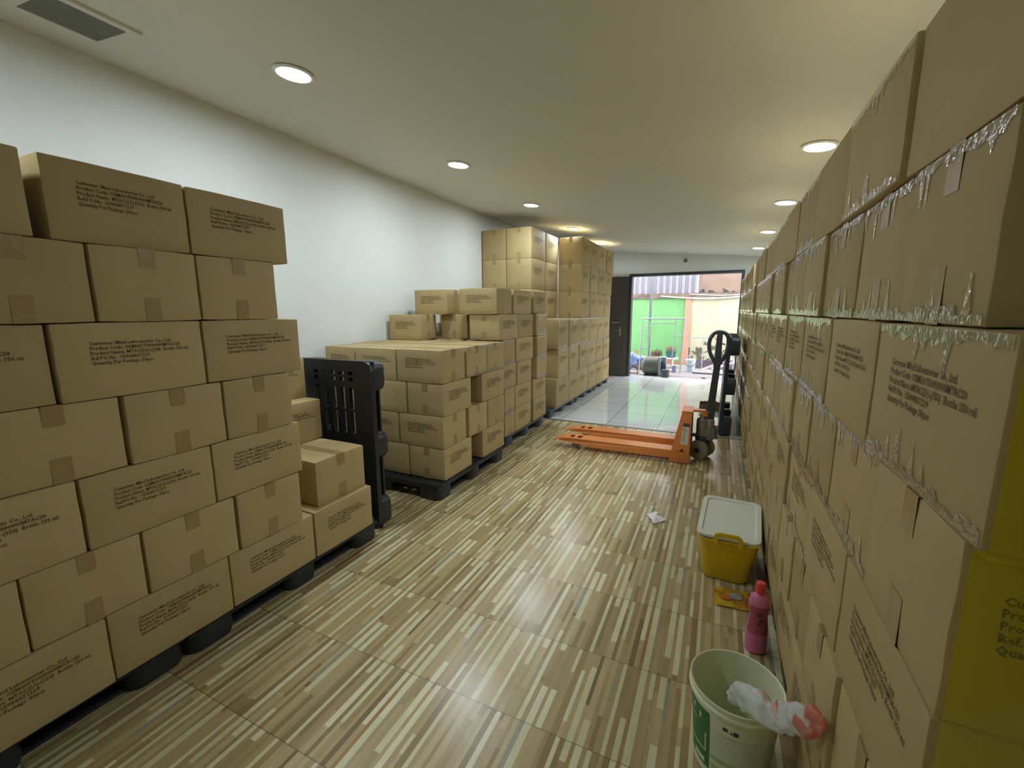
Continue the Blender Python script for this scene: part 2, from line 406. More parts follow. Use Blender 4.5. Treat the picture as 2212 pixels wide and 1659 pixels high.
def edge_me(Wd, H, off, axis, seed, low, tall=1.):
    """clear tape folded over the top or bottom edge of one face, with ragged ends"""
    r = random.Random(seed*2 + low); bm = NB(); t = off + .0012; k = 44
    def P(x, z): return (x, -t, z) if axis == 'y' else (-t, -x, z)
    xs = [-Wd/2 + .004 + (Wd-.008)*i/k for i in range(k+1)]; d = []; cur = .016
    for i in range(k+1):
        if i % 3 == 0: cur = .010 + r.uniform(0, .016)*tall
        d.append(cur + r.uniform(-.002, .002))
    for q in range(r.randint(2, 4)):
        j = r.randrange(1, k-2); h = r.uniform(.035, .085)*tall
        for e in range(r.randint(1, 2)): d[j+e] = h*r.uniform(.85, 1)
    a = [bm.verts.new(P(x, .003 if low else H-.003)) for x in xs]
    b = [bm.verts.new(P(x, .003+q if low else H-.003-q)) for x, q in zip(xs, d)]
    for i in range(k): bm.faces.new((a[i], b[i], b[i+1], a[i+1]))
    return new_mesh('clear_tape', bm, M['clear'])

TEXT = "Customer: Mind Laboratories Co., Ltd.\nProduct Code: OEM601T0000000MTACS0\nProduct Name: MTAC(21)-(150)  Bottle 150 ml.\nRef.PO.No. :15004AY1219\nQuantity Per Package :36pcs"
def text_me(width, Wd, z_top, x_left, ink='ink', bold=.018):
    cu = bpy.data.curves.new('printed_text', 'FONT'); cu.body = TEXT; cu.size = 1; cu.resolution_u = 1; cu.space_line = .98; cu.offset = bold
    to = bpy.data.objects.new('tmp_text', cu); C.objects.link(to)
    dg = bpy.context.evaluated_depsgraph_get(); me = bpy.data.meshes.new_from_object(to.evaluated_get(dg))
    bpy.data.objects.remove(to); bpy.data.curves.remove(cu)
    x1 = max(v.co.x for v in me.vertices); x0 = min(v.co.x for v in me.vertices); y1 = max(v.co.y for v in me.vertices); s = width/(x1-x0)
    for v in me.vertices: v.co = Vector((x_left + (v.co.x-x0)*s, -Wd/2-.0012, z_top + (v.co.y-y1)*s*1.12))
    me.name = 'printed_text'; me.materials.clear(); me.materials.append(M[ink]); return me

SZ = {'s': (.42, .326, .2465), 'b': (.50, .365, .3965)}
CAR = {k: [carton_me(*SZ[k], i*13+len(k)) for i in range(5)] for k in SZ}
TAPE = {k: [tape_me(*SZ[k], low) for low in (0, 1)] for k in SZ}
TXT = {'s': text_me(.285, SZ['s'][1], .187, -.125), 'b': text_me(.31, SZ['b'][1], .29, -.16)}
EDGE = {('s', 'y'): [[edge_me(.42, .2465, .163, 'y', i, lw_) for lw_ in (0, 1)] for i in range(4)], ('s', 'x'): [[edge_me(.326, .2465, .21, 'x', 20+i, lw_) for lw_ in (0, 1)] for i in range(4)],
        ('b', 'y'): [[edge_me(.50, .3965, .1825, 'y', 40+i, lw_, 1.2) for lw_ in (0, 1)] for i in range(3)]}

def carton(size, x, y, z, rot, label, group, text=True, edge=None, lx=None, lw=None, jit=.5):
    """size s/b; x, y centre; z bottom; rot in quarter turns; lx = wanted length along the carton's long side, lw across"""
    L, Wd, H = SZ[size]
    o = bpy.data.objects.new('carton', CAR[size][rnd.randrange(5)]); C.objects.link(o)
    o.location = (x, y, z); o.rotation_euler = (0, 0, rot*PI/2 + math.radians(rnd.uniform(-jit, jit)))
    o.scale = ((lx/L) if lx else 1, (lw/Wd) if lw else 1, 1)
    tag(o, label, 'carton', group)
    for tm in TAPE[size]: obj('packing_tape', tm, o)
    if text: obj('printed_text', TXT[size], o)
    if edge:
        for em in EDGE[(size, edge)][rnd.randrange(len(EDGE[(size, edge)]))]: obj('clear_tape', em, o)
    return o

P_S, P_B = .2482, .3975    # layer pitch of small and large cartons
GAP = .0075
# ---- near left stack (faces the aisle at x = -1.82)
def run(side, xf, z, cuts, size, kind, labelf, group, edge=None, jx=.006, depth=None, jit=.4, text=True, ep=.9):
    """one layer of cartons along the aisle; cuts = seam positions in y, near to far; side +1: the face looks to +x"""
    L, Wd, H = SZ[size]; n = len(cuts)-1
    for i in range(n):
        y0, y1 = cuts[i], cuts[i+1]
        if isinstance(y1, tuple): y1 = y1[0]
        if isinstance(y0, tuple): y0 = y0[1]
        if side < 0 and i == 0: jit_ = 0
        else: jit_ = jit
        ln = y1-y0-GAP; yc = (y0+y1)/2; dx = rnd.uniform(-jx, jx) if not (side < 0 and i == 0) else 0
        if kind == 'long':
            rot = 1 if side > 0 else -1; w = depth or Wd
            carton(size, xf - side*(w/2) + dx, yc, z, rot, labelf(i, n), group, text, edge and 'y' if rnd.random() < ep else None, ln, w, jit_)
        else:
            rot = 2 if side > 0 else 0; w = depth or L
            carton(size, xf - side*(w/2) + dx, yc, z, rot, labelf(i, n), group, False, edge and 'x' if rnd.random() < ep else None, w, ln, jit_)

gL = 'cartons in the near left stack'
def labL(k, what):
    return lambda i, n: f'{what} carton in the near left stack, {ORD[k]} layer up, {ORD[n-1-i]} from its aisle end'
Z0 = .130
near = [(0, [-.24, .18, .605, 1.022, 1.452, 1.868], 'long'), (1, [.10, .43, .738, 1.072, 1.388], 'short'), (2, [-.24, .17, .592, 1.002, 1.418], 'long'),
        (3, [.06, .40, .738, 1.071, 1.386], 'short'), (4, [-.24, .16, .587, 1.018, 1.458], 'long'), (5, [.05, .38, .706, 1.024, 1.356], 'short'), (6, [-.24, .17, (.600, .626), 1.02, 1.436], 'long')]
for k, cuts, kind in near:
    run(1, -1.82, Z0 + k*P_S, cuts, 's', kind, labL(k, 'printed' if kind == 'long' else 'tape-ended'), gL, jx=.010, jit=.6)
# the stepped far end of that stack
carton('s', -1.86-.21, 1.685, Z0+P_S, 2, 'plain carton sitting alone on the bottom layer beside the upright black pallet', gL, False, None, None, .345)
carton('s', -2.205-.163, 1.66, Z0+2*P_S, 1, 'printed carton set back on the third layer of the stepped stack end', gL)
carton('s', -2.325-.163, 1.665, Z0+3*P_S, 1, 'printed carton set back on the fourth layer of the stepped stack end', gL)
# cartons behind it that carry the stepped end
for k, (yc, xs) in enumerate([(1.66, (-2.33, -2.66)), (1.66, (-2.47, -2.80))]):
    for j, xc in enumerate(xs):
        carton('s', xc, yc, Z0+k*P_S, 1, f'carton in the {ORD[k]} layer, {ORD[j+1]} back from the aisle, under the stepped end', gL)

# ---- middle front pallet (y 2.6 .. 3.62) and stepped pallet behind it
gM = 'cartons on the middle pallet'
XM = -1.8
def nm(what, k, i, extra=''): return f'{what} carton, middle pallet, {ORD[k]} layer up, {extra}{ORD[i]} from the near corner'
def long_y(x, y0, y1, k, lab, side=1, g=gM, size='s', z=None, edge=None, text=True):   # printed side to the aisle
    w = SZ[size][1]; carton(size, x-w/2+rnd.uniform(-.004, .004), (y0+y1)/2, z if z is not None else Z0+k*P_S, 1, lab, g, text, edge, y1-y0-GAP, None, .4)
def short_y(x, y0, y1, k, lab, g=gM, z=None, edge=None):                             # taped end to the aisle
    w = SZ['s'][0]; carton('s', x-w/2+rnd.uniform(-.004, .004), (y0+y1)/2, z if z is not None else Z0+k*P_S, 2, lab, g, False, edge, None, y1-y0-GAP, .4)
def front_long(x0, x1, y, k, lab, g=gM, z=None):                                      # printed side to the front (-y)
    w = SZ['s'][1]; carton('s', (x0+x1)/2, y+w/2, z if z is not None else Z0+k*P_S, 0, lab, g, True, None, x1-x0-GAP, None, .3)
def front_short(x0, x1, y, k, lab, g=gM, z=None):
    w = SZ['s'][0]; carton('s', (x0+x1)/2, y+w/2, z if z is not None else Z0+k*P_S, 1, lab, g, False, None, None, x1-x0-GAP, .3)
for k in (0, 2):
    long_y(XM, 2.6, 3.012, k, nm('printed', k, 0)); long_y(XM, 3.185, 3.612, k, nm('printed', k, 1, 'past a gap, '))
    carton('s', XM-.335-.21, 2.6+.163, Z0+k*P_S, 2, nm('plain', k, 1, 'along the front, '), gM, False)
    carton('s', XM-.33-.42-.20, 2.6+.163, Z0+k*P_S, 2, nm('plain', k, 2, 'along the front, '), gM, False, None, .37)
    carton('s', XM-.33-.18, 3.175, Z0+k*P_S, 1, nm('hidden', k, 1, 'behind the aisle gap, '), gM, False)
for k in (1, 3):
    front_long(XM-.415, XM, 2.6, k, nm('printed', k, 0, 'facing front, ')); front_long(XM-.83, XM-.418, 2.6, k, nm('printed', k, 1, 'facing front, '))
    front_long(-2.965, XM-.835, 2.6, k, nm('printed', k, 2, 'facing front, '))
short_y(XM, 2.962, 3.282, 1, nm('tape-ended', 1, 1, 'along the aisle, ')); short_y(XM, 3.285, 3.612, 1, nm('tape-ended', 1, 2, 'along the aisle, '))
short_y(XM, 2.945, 3.282, 3, nm('tape-ended', 3, 1, 'along the aisle, '), edge='x'); short_y(XM, 3.285, 3.612, 3, nm('tape-ended', 3, 2, 'along the aisle, '), edge='x')
q = 0
for y0 in (2.945, 3.285):
    for x in (XM-.425, XM-.85+.03):
        q += 1
        carton('s', x-.205 if x < -2.5 else x-.205, y0+.167, Z0+3*P_S, 2, f'carton with taped lid on top of the middle pallet, {ORD[q-1]} of the inner four', gM, False, None, .37 if x < -2.5 else .40)
XB = -1.9; gB = 'cartons on the stepped middle stack'
def nb(what, k, i): return f'{what} carton in the stepped middle stack, {ORD[k]} layer up, {ORD[i]} along the aisle'
lay = [[(3.82, 4.055, 's'), (4.068, 4.505, 'l'), (4.57, 4.975, 'l')], [(3.82, 4.06, 's'), (4.07, 4.495, 'l'), (4.57, 4.975, 'l')],
       [(3.70, 4.115, 'l'), (4.125, 4.51, 'l'), (4.62, 4.945, 's')], [(3.79, 4.07, 's'), (4.11, 4.56, 'l'), (4.62, 4.945, 's')],
       [(3.705, 4.15, 'l'), (4.156, 4.57, 'l'), (4.60, 4.945, 's')], [(3.685, 4.04, 's'), (4.045, 4.50, 'l'), (4.565, 4.95, 'l')]]
for k, L_ in enumerate(lay):
    for i, (y0, y1, t) in enumerate(L_):
        x = XB + (.02 if i == 2 and k in (2, 3, 4) else 0)
        if k == 5 and i == 0: front_long(-2.325, -1.905, 3.69, k, nb('printed', k, i), g=gB)
        elif t == 'l': long_y(x, y0, y1, k, nb('printed', k, i), g=gB)
        else: short_y(x, y0, y1, k, nb('tape-ended', k, i), g=gB, edge='x' if i == 2 or k < 4 else None)
for j, xc in enumerate((-2.52, -2.855)):
    for q_, yc in enumerate((3.99, 4.42)):
        carton('s', xc, yc, Z0+3*P_S, 1, f'carton with taped lid inside the stepped stack, {ORD[j+1]} from the aisle, {ORD[q_]} from the front', gB, False)
# fifth and sixth layers, seen from the front
z5, z6 = Z0+4*P_S, Z0+5*P_S
front_short(-2.64, -2.32, 3.83, 4, 'carton in the fifth layer front, second back from the aisle, stepped middle stack', g=gB)
carton('s', -2.835, 3.615, z5, 0, 'carton pushed forward against the white wall, fifth layer of the stepped stack', gB, True, None, .36, .30, .3).rotation_euler.z = math.radians(5)
carton('s', -2.545-.14, 3.72+.163, z6, 0, 'printed carton on the top layer nearest the white wall, stepped middle stack', gB, True, None, .40)
carton('s', -2.56, 4.36, z6, 0, 'top layer carton one row behind the front, stepped middle stack', gB, False)
carton('s', -2.78, 4.46, z5, 0, 'small carton by the wall one row behind, stepped middle stack', gB, False, None, .40)

# ---- tall far stack of large cartons
gF = 'large cartons in the tall far stack'
XFS, ZF = -1.92, .1025
far = [[5.41, 5.94, 6.45, 6.93, 7.44, 7.95, 8.49], [5.50, 5.945, 6.42, 6.91, 7.45, 7.94, 8.43], [5.47, 5.935, 6.46, 6.97, 7.49, 7.95, 8.43],
       [6.49, 6.985, 7.48, 7.95, 8.48], [6.49, 6.975, 7.42, 8.02, 8.54], [6.50, 6.96, 7.48, 8.02, 8.57]]
for k, cuts in enumerate(far):
    run(1, XFS, ZF + k*P_B, cuts, 'b', 'long', lambda i, n, k=k: f'large carton in the tall stack by the door, {ORD[k]} layer up, {ORD[i]} along the aisle', gF, edge=(k in (1, 2)), jx=.008)
for k in range(3, 6):
    z = ZF + k*P_B
    for i, (y0, y1) in enumerate(((5.43, 5.94), (5.96, 6.47))):
        carton('b', -2.292-.1825, (y0+y1)/2, z, 1, f'large printed carton set back in the tall stack, {ORD[k]} layer up, {ORD[i]} along the recess', gF, True, None, y1-y0-GAP)
    carton('b', -3.03+.1825, 5.69, z, 1, f'large carton against the white wall in the tall stack, {ORD[k]} layer up', gF, False)
for k in range(3):
    for j in range(2):
        carton('b', -2.292-.1825-.014-j*.374, 5.69, ZF + k*P_B, 1, f'large carton facing the stepped stack, {ORD[k]} layer up, {ORD[j+1]} from the aisle', gF, False)

# ---- long right-hand stack, faces the aisle at x = .28
gR = 'cartons in the long right-hand stack'
XRS, ZR = .28, .137
right = [(0, 'long', [.66, 1.08, 1.50, 1.93, 2.35, 2.77, 3.19, 3.61, 4.03, 4.45, 4.85, 5.09]),
         (1, 'short', [.70, 1.02, 1.328, 1.662, 1.965, 2.29, 2.61, 2.94, 3.27, 3.60, 4.05, 4.40, 4.74, 5.08]),
         (2, 'long', [.665, 1.09, 1.508, 1.94, 2.31, 2.74, 3.16, 3.58, 4.0, 4.40, 4.76, 5.09]),
         (3, 'short', [.66, .98, 1.335, 1.655, 1.975, 2.30, 2.62, 2.95, 3.27, 3.60, 3.92, 4.25, 4.58, 4.85, 5.09]),
         (4, 'long', [.627, 1.07, 1.475, 1.908, 2.33, 2.75, 3.16, 3.55, 3.93, 4.34, 4.66, 5.09]),
         (5, 'short', [.70, .99, 1.30, 1.64, 1.95, 2.30, 2.57, 2.90, 3.22, 3.55, 3.88, 4.21, (4.54, 4.80), 5.09]),
         (6, 'long', [.63, 1.05, 1.47, 1.90, 2.32, 2.69, 3.07, 3.50, 3.90, 4.32, 4.74, 5.09])]
for k, kind, cuts in right:
    run(-1, XRS, ZR + k*P_S, cuts, 's', kind, lambda i, n, k=k, kind=kind: f'{("printed" if k < 6 else "long-sided") if kind == "long" else "tape-ended"} carton in the long right-hand stack, {ORD[k]} layer up, {ORD[i]} from its near end', gR, edge=True, jx=.008, text=k < 6, ep=(.2, .25, .4, .75, .9, .95, .6)[k])
gE = 'cartons in the far part of the right-hand stack'
for k in range(7):
    cuts = [5.30+.02*(k % 2)] + [5.30+.4*j+.1*(k % 2) for j in range(1, 8)]
    run(-1, XRS, ZR + k*P_S, cuts, 's', 'long', lambda i, n, k=k: f'carton beyond the upright pallet in the right-hand stack, {ORD[k]} layer up, {ORD[i]} toward the doorway', gE, edge=True, jx=.006)

# yellow plastic film over the near end of the right-hand stack
bm = NB(); prof = []
ends = {0: .66, 1: .70, 2: .665, 3: .66, 4: .627}
prof.append((.622, ZR+5*P_S-.006)); prof.append((.622, ZR+4*P_S-.0035)); prof.append((.653, ZR+4*P_S-.006)); prof.append((.653, ZR+2*P_S+.12)); prof.append((.657, ZR+2*P_S)); prof.append((.654, .10))
fine = []
for a, b in zip(prof, prof[1:]):
    for t in range(6): fine.append((a[0]+(b[0]-a[0])*t/6, a[1]+(b[1]-a[1])*t/6))
fine.append(prof[-1]); r5 = random.Random(3)
xs = [.2835 + i*.03 for i in range(24)]
g = [[bm.verts.new((x, y - .0012*abs(math.sin(x*41+z*17)) - (.0 if 0 < i < 23 else 0), z)) for i, x in enumerate(xs)] for y, z in fine]
for a, b in zip(g, g[1:]):
    for i in range(len(xs)-1): bm.faces.new((a[i], a[i+1], b[i+1], b[i]))
ys_ = make('plastic_sheet', bm, M['yfilm'], None, 0, 2, True)
tag(ys_, 'yellow see-through plastic film over the near end of the right-hand stack', 'plastic sheet')
M['ink_bold'] = mat('dark_ink', srgb(34, 30, 20), .7, .2)
TE = text_me(.285, .326, .187, -.125, 'ink_bold', .03)
for v in TE.vertices: v.co.y = 0
for c_ in list(bpy.data.objects):
    if c_.name.startswith('carton') and c_.parent is None and c_.get('label', '').endswith('right-hand stack, fourth layer up, first from its near end'):
        t_ = obj('printed_text', TE, c_, (-.042, -.163-.0013, 0)); c_.rotation_euler.z = 0

# ------------------------------------------------------------------ plastic pallets
PW = 1.1
def pallet(loc, label, m, group='black plastic pallets', stand=None):
    root = empty('plastic_pallet', loc, label, 'pallet', group)
    inner = root
    h = PW/2; bands = [(-h, -h+.15), (-.06, .06), (h-.15, h)]
    cuts = {-h, -h+.025, -h+.06, h, h-.025, h-.06}
    for a, b in bands: cuts |= {round(a, 4), round(b, 4)}
    win = [(-h+.15, -.06), (.06, h-.15)]
    xs = set(cuts); slots = []
    for a, b in win:
        w = (b-a)/9
        for i in range(9):
            xs |= {round(a+i*w, 4), round(a+(i+1)*w, 4)}
            if i % 2 == 0: slots.append((a+i*w, a+(i+1)*w))
    ysl = set(cuts)
    for a, b in win: ysl |= {round(a+.02, 4), round((a+b)/2-.01, 4), round((a+b)/2+.01, 4), round(b-.02, 4)}
    small = [(-h+.07, -h+.13), (h-.13, h-.07)]
    for a, b in small: ysl |= {round(a, 4), round((a+b)/2-.008, 4), round((a+b)/2+.008, 4), round(b, 4)}
    xs = sorted(xs); ysl = sorted(ysl)
    def hole(i, j):
        xm = (xs[i]+xs[i+1])/2; ym = (ysl[j]+ysl[j+1])/2
        if not any(a < xm < b for a, b in slots): return False
        for a, b in win:
            if a+.02 < ym < b-.02 and not abs(ym-(a+b)/2) < .01: return True
        for a, b in small:
            if a < ym < b and abs(ym-(a+b)/2) > .008: return True
        return False
    if 'deck' not in pallet.me:
        bm = NB(); slab(bm, xs, ysl, hole, .098, .125)
        for v in bm.verts:
            r = .06
            if abs(v.co.x) > h-r+1e-4 and abs(v.co.y) > h-r+1e-4:
                c = Vector((math.copysign(h-r, v.co.x), math.copysign(h-r, v.co.y))); d = Vector((v.co.x, v.co.y))-c
                mxx = max(abs(d.x), abs(d.y)); d = d.normalized()*mxx; v.co.x, v.co.y = c.x+d.x, c.y+d.y
        pallet.me['deck'] = new_mesh('deck', bm, M['black'])
        bm = NB(); slab(bm, [-h+.004, -h+.05, h-.05, h-.004], [-h+.004, -h+.05, h-.05, h-.004], lambda i, j: i == 1 and j == 1, .086, .0985)
        pallet.me['rim'] = new_mesh('deck_rim', bm, M['black'])
        for nme, (w, d) in (('c', (.2, .2)), ('e', (.18, .2)), ('m', (.18, .18)), ('s', (.2, .18))):
            bm = NB(); loft(bm, [[(x, y, 0.0) for x, y in rrect(w-.016, d-.016, .045)], [(x, y, .02) for x, y in rrect(w-.006, d-.006, .05)], [(x, y, .0985) for x, y in rrect(w, d, .055)]])
            pallet.me[nme] = new_mesh('foot_block', bm, M['black'], smooth=True)
        bm = NB(); B(bm, -.2, .2, -.05, .05, 0.0, .014); pallet.me['run'] = new_mesh('base_runner', bm, M['black'])
    ps = [obj('deck', pallet.me['deck'], inner), obj('deck_rim', pallet.me['rim'], inner)]
    for i, x in enumerate((-h+.1, 0, h-.1)):
        for j, y in enumerate((-h+.1, 0, h-.1)):
            key = 'm' if i == 1 and j == 1 else ('e' if i == 1 else ('s' if j == 1 else 'c'))
            ps.append(obj('foot_block', pallet.me[key], inner, (x, y, 0)))
    for x in (-h+.1, 0, h-.1):
        for y in (-.275, .275):
            o = obj('base_runner', pallet.me['run'], inner, (x, y, 0), PI/2); ps.append(o)
    if m is not M['black']:
        for p in ps:
            k = 'alt_' + p.data.name
            if k not in pallet.me:
                pallet.me[k] = p.data.copy(); pallet.me[k].materials.clear(); pallet.me[k].materials.append(m)
            p.data = pallet.me[k]
    if stand: root.rotation_euler = stand
    return root
pallet.me = {}
pallet((-1.875-.55, .30, 0), 'black plastic pallet under the near left stack, end by the picture edge', M['black'])
pallet((-1.865-.55, 1.40, 0), 'black plastic pallet under the stepped end of the near left stack', M['black'])
pallet((-1.80-.55, 3.06, 0), 'black plastic pallet under the middle cartons beside the upright pallet', M['black'])
pallet((-1.92-.55, 4.43, 0), 'slate blue plastic pallet under the stepped middle stack', M['blueblack'])
for i, y in enumerate((5.78, 6.89, 8.0)): pallet((-1.945-.55, y, -.024), f'slate plastic pallet under the tall far stack, {ORD[i]} toward the door', M['blueblack'])
for i, y in enumerate((1.30, 2.55, 3.80)): pallet((.30+.55, y, .006), f'black plastic pallet under the long right-hand stack, {ORD[i]} from its near end', M['black'])
for i, y in enumerate((5.87, 6.98)): pallet((.30+.55, y, .006), f'black plastic pallet under the far right-hand stack, {ORD[i]} past the upright pallet', M['black'])
pallet((-1.905-.55, 2.125, .55), 'black plastic pallet standing on edge between the left stacks', M['black'], stand=(PI/2, 0, 0))
pallet((.20, 5.83, .553), 'dark pallet standing on edge against the right-hand stack near the pallet jack', M['blueblack'], stand=(0, -PI/2+.03, 0))

# ------------------------------------------------------------------ pallet jack
jk = empty('pallet_jack', (-.3, 4.41, 0), 'orange hand pallet jack with black loop handle on the aisle floor', 'pallet jack')
JX, JY = .3, -4.41
def jmake(name, bm, m, parent=jk, **kw):
    bmesh.ops.translate(bm, verts=bm.verts, vec=(JX, JY, 0)); return make(name, bm, m, parent, **kw)
def fork(yc):
    bm = NB(); xs = [-1.50, -1.46, -1.40, -1.33, -1.285, -1.255, -1.205, -1.1, -.28]; ysf = [yc-.08, yc-.045, yc+.045, yc+.08]
    slab(bm, xs, ysf, lambda i, j: j == 1 and i in (3, 5), .108, .118)
    w = .08
    for s in (-1, 1):        # side flanges of the channel
        y0, y1 = sorted((yc+s*w, yc+s*(w-.008)))
        prism(bm, [(-.28, .045), (-.28, .117), (-1.40, .117), (-1.44, .10), (-1.42, .075), (-1.20, .062), (-1.17, .05), (-1.13, .045)], 'y', y0, y1)
    B(bm, -.30, -.27, yc-w, yc+w, .045, .118)
    for v in bm.verts:       # tapered, drooping tip
        if v.co.x < -1.30:
            t = min(1, (-1.30-v.co.x)/.20); v.co.y = yc+(v.co.y-yc)*(1-.30*t*t)
            v.co.z -= .045*t*t if v.co.z > .08 else .0
            if v.co.z < .08: v.co.z -= .0
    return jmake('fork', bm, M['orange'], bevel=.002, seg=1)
def roller(yc, par):
    bm = NB(); lathe(bm, [(.036, -.03), (.038, -.028), (.038, .028), (.036, .03)], 20)
    bmesh.ops.rotate(bm, cent=(0, 0, 0), matrix=Matrix.Rotation(PI/2, 3, 'X'), verts=bm.verts)
    bmesh.ops.translate(bm, verts=bm.verts, vec=(-1.27, yc, .038)); jmake('load_roller', bm, M['wheel'], par, smooth=True)
for yc in (4.22, 4.60):
    f_ = fork(yc); roller(yc, f_)
# A-frame: two sloped side plates, cross plate and cap
bm = NB()
for s, y0 in ((-1, 4.145), (1, 4.675)):
    yt = 4.41 - .13 if s < 0 else 4.41 + .13
    lo = [(-.345, .045), (-.178, .006), (-.186, .10)]
    A = [(-.345, y0, .05), (-.18, y0, .012), (-.18, yt, .455), (-.262, yt, .465)]
    n_ = Vector((0, 1, 0))*.012*(-s)
    a = [bm.verts.new(p) for p in A]; b = [bm.verts.new(Vector(p)+n_) for p in A]
    bm.faces.new(a); bm.faces.new(b[::-1])
    for i in range(4): bm.faces.new((a[i], a[(i+1) % 4], b[(i+1) % 4], b[i]))
# cross plate on the fork side
a = [(-.345, 4.145, .05), (-.345, 4.675, .05), (-.262, 4.54, .465), (-.262, 4.28, .465)]
v0 = [bm.verts.new(p) for p in a]; v1 = [bm.verts.new((p[0]+.012, p[1], p[2])) for p in a]
bm.faces.new(v0); bm.faces.new(v1[::-1])
for i in range(4): bm.faces.new((v0[i], v0[(i+1) % 4], v1[(i+1) % 4], v1[i]))
prism(bm, [(-.268, 4.275), (-.175, 4.275), (-.175, 4.37), (-.045, 4.375), (-.045, 4.445), (-.175, 4.45), (-.175, 4.545), (-.268, 4.545)], 'z', .45, .468)
B(bm, -.10, -.045, 4.375, 4.445, .41, .452)
B(bm, -.345, -.178, 4.142, 4.156, .006, .10); B(bm, -.345, -.178, 4.664, 4.678, .006, .10)
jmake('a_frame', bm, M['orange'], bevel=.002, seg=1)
# labels on the near side plate
def on_plate(x, z): return (x, 4.145 + (z-.03)/.43*.135 - .0025, z)
bm = NB()
def quad(bm, pts):
    a = [bm.verts.new(p) for p in pts]; b = [bm.verts.new((p[0], p[1]+.0015, p[2])) for p in pts]
    bm.faces.new(a); bm.faces.new(b[::-1])
    for i in range(4): bm.faces.new((a[i], a[(i+1) % 4], b[(i+1) % 4], b[i]))
quad(bm, [on_plate(*p) for p in ((-.262, .175), (-.196, .165), (-.192, .325), (-.25, .325))]); pl = jmake('warning_label', bm, M['label'])
bm = NB()
r9 = random.Random(4)
for i in range(7):
    z = .195 + i*.016; x0 = -.252 + i*.0012
    quad(bm, [(p[0], p[1]-.0012, p[2]) for p in (on_plate(x0, z), on_plate(x0+r9.uniform(.02, .045), z), on_plate(x0+.03, z+.006), on_plate(x0, z+.006))])
quad(bm, [(p[0], p[1]-.0012, p[2]) for p in (on_plate(-.243, .302), on_plate(-.226, .302), on_plate(-.226, .318), on_plate(-.243, .318))])
jmake('label_print', bm, M['greymetal'], pl)
bm = NB(); quad(bm, [on_plate(*p) for p in ((-.252, .333), (-.192, .333), (-.19, .36), (-.247, .36))]); jmake('name_plate', bm, M['darkmetal'])
bm = NB(); lathe(bm, [(.014, 0), (.014, .008), (.008, .012)], 14); bmesh.ops.rotate(bm, cent=(0, 0, 0), matrix=Matrix.Rotation(PI/2, 3, 'X'), verts=bm.verts)
bmesh.ops.translate(bm, verts=bm.verts, vec=on_plate(-.245, .12)); jmake('pivot_bolt', bm, M['darkmetal'])
# hydraulic pump
bm = NB(); lathe(bm, [(.05, .215), (.056, .225), (.056, .37), (.05, .385), (.03, .39), (.03, .43)], 24, (-.085, 4.41)); lathe(bm, [(.036, .19), (.036, .375), (.028, .39)], 18, (-.02, 4.39))
B(bm, -.06, .02, 4.36, 4.46, .215, .31); lathe(bm, [(.018, .20), (.018, .33)], 12, (.035, 4.40)); B(bm, .0, .05, 4.38, 4.43, .215, .25)
jmake('pump', bm, M['greymetal'], bevel=.003, seg=1, smooth=True)
bm = NB(); B(bm, -.19, -.09, 4.385, 4.435, .205, .235); lathe(bm, [(.05, .165), (.06, .175), (.06, .205), (.05, .215)], 20, (-.085, 4.41)); B(bm, -.10, -.07, 4.39, 4.43, .08, .17)
jmake('steer_fork', bm, M['darkmetal'], bevel=.003, seg=1)
# two steering wheels
for (wx, wy) in ((-.108, 4.345), (-.058, 4.475)):
    bm = NB(); lathe(bm, [(.022, -.032), (.06, -.03), (.088, -.026), (.092, -.02), (.092, .02), (.088, .026), (.06, .03), (.022, .032)], 36)
    R_ = Matrix.Rotation(math.radians(-20), 3, 'Z') @ Matrix.Rotation(PI/2, 3, 'X')
    bmesh.ops.rotate(bm, cent=(0, 0, 0), matrix=R_, verts=bm.verts); bmesh.ops.translate(bm, verts=bm.verts, vec=(wx, wy, .093))
    w_ = jmake('steer_wheel', bm, M['wheel'], smooth=True)
    bm = NB(); lathe(bm, [(.026, -.036), (.026, .036)], 18); bmesh.ops.rotate(bm, cent=(0, 0, 0), matrix=R_, verts=bm.verts); bmesh.ops.translate(bm, verts=bm.verts, vec=(wx, wy, .093))
    jmake('hub', bm, M['darkmetal'], w_, smooth=True)
# drawbar and loop grip
p0, p1, p2 = Vector((-.045, 4.41, .36)), Vector((-.022, 4.41, .50)), Vector((.0, 4.40, .93))
bm = NB()
loft(bm, [[(c.x+sx*w, c.y+sy*d, c.z) for sx, sy in ((-1, -1), (1, -1), (1, 1), (-1, 1))] for c, w, d in ((Vector((-.05, 4.41, .335)), .055, .03), (p1-Vector((.008, 0, .05)), .042, .026), (p1+Vector((0, 0, .06)), .032, .022), (p2-Vector((0, 0, .05)), .028, .018), (p2, .036, .016), (p2+Vector((.002, 0, .05)), .028, .015), (Vector((.006, 4.395, 1.195)), .024, .014))])
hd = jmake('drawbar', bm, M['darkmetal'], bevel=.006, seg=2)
pts = [(.0, .925), (-.03, .965), (-.065, 1.02), (-.083, 1.08), (-.08, 1.14), (-.055, 1.185), (-.02, 1.204), (.02, 1.206), (.058, 1.192), (.083, 1.15), (.086, 1.09), (.07, 1.025), (.035, .968)]
def smooth_loop(p, it=2):
    for _ in range(it):
        q = []
        for i in range(len(p)):
            a, b = Vector(p[i]), Vector(p[(i+1) % len(p)]); q += [a*.75+b*.25, a*.25+b*.75]
        p = q
    return p
bm = NB(); tube(bm, [(x*.97+.001, 4.396+.02*x, 1.205-(1.205-z)*1.12) for x, z in smooth_loop(pts)], .0165, 10, True); jmake('loop_grip', bm, M['darkmetal'], hd, smooth=True)
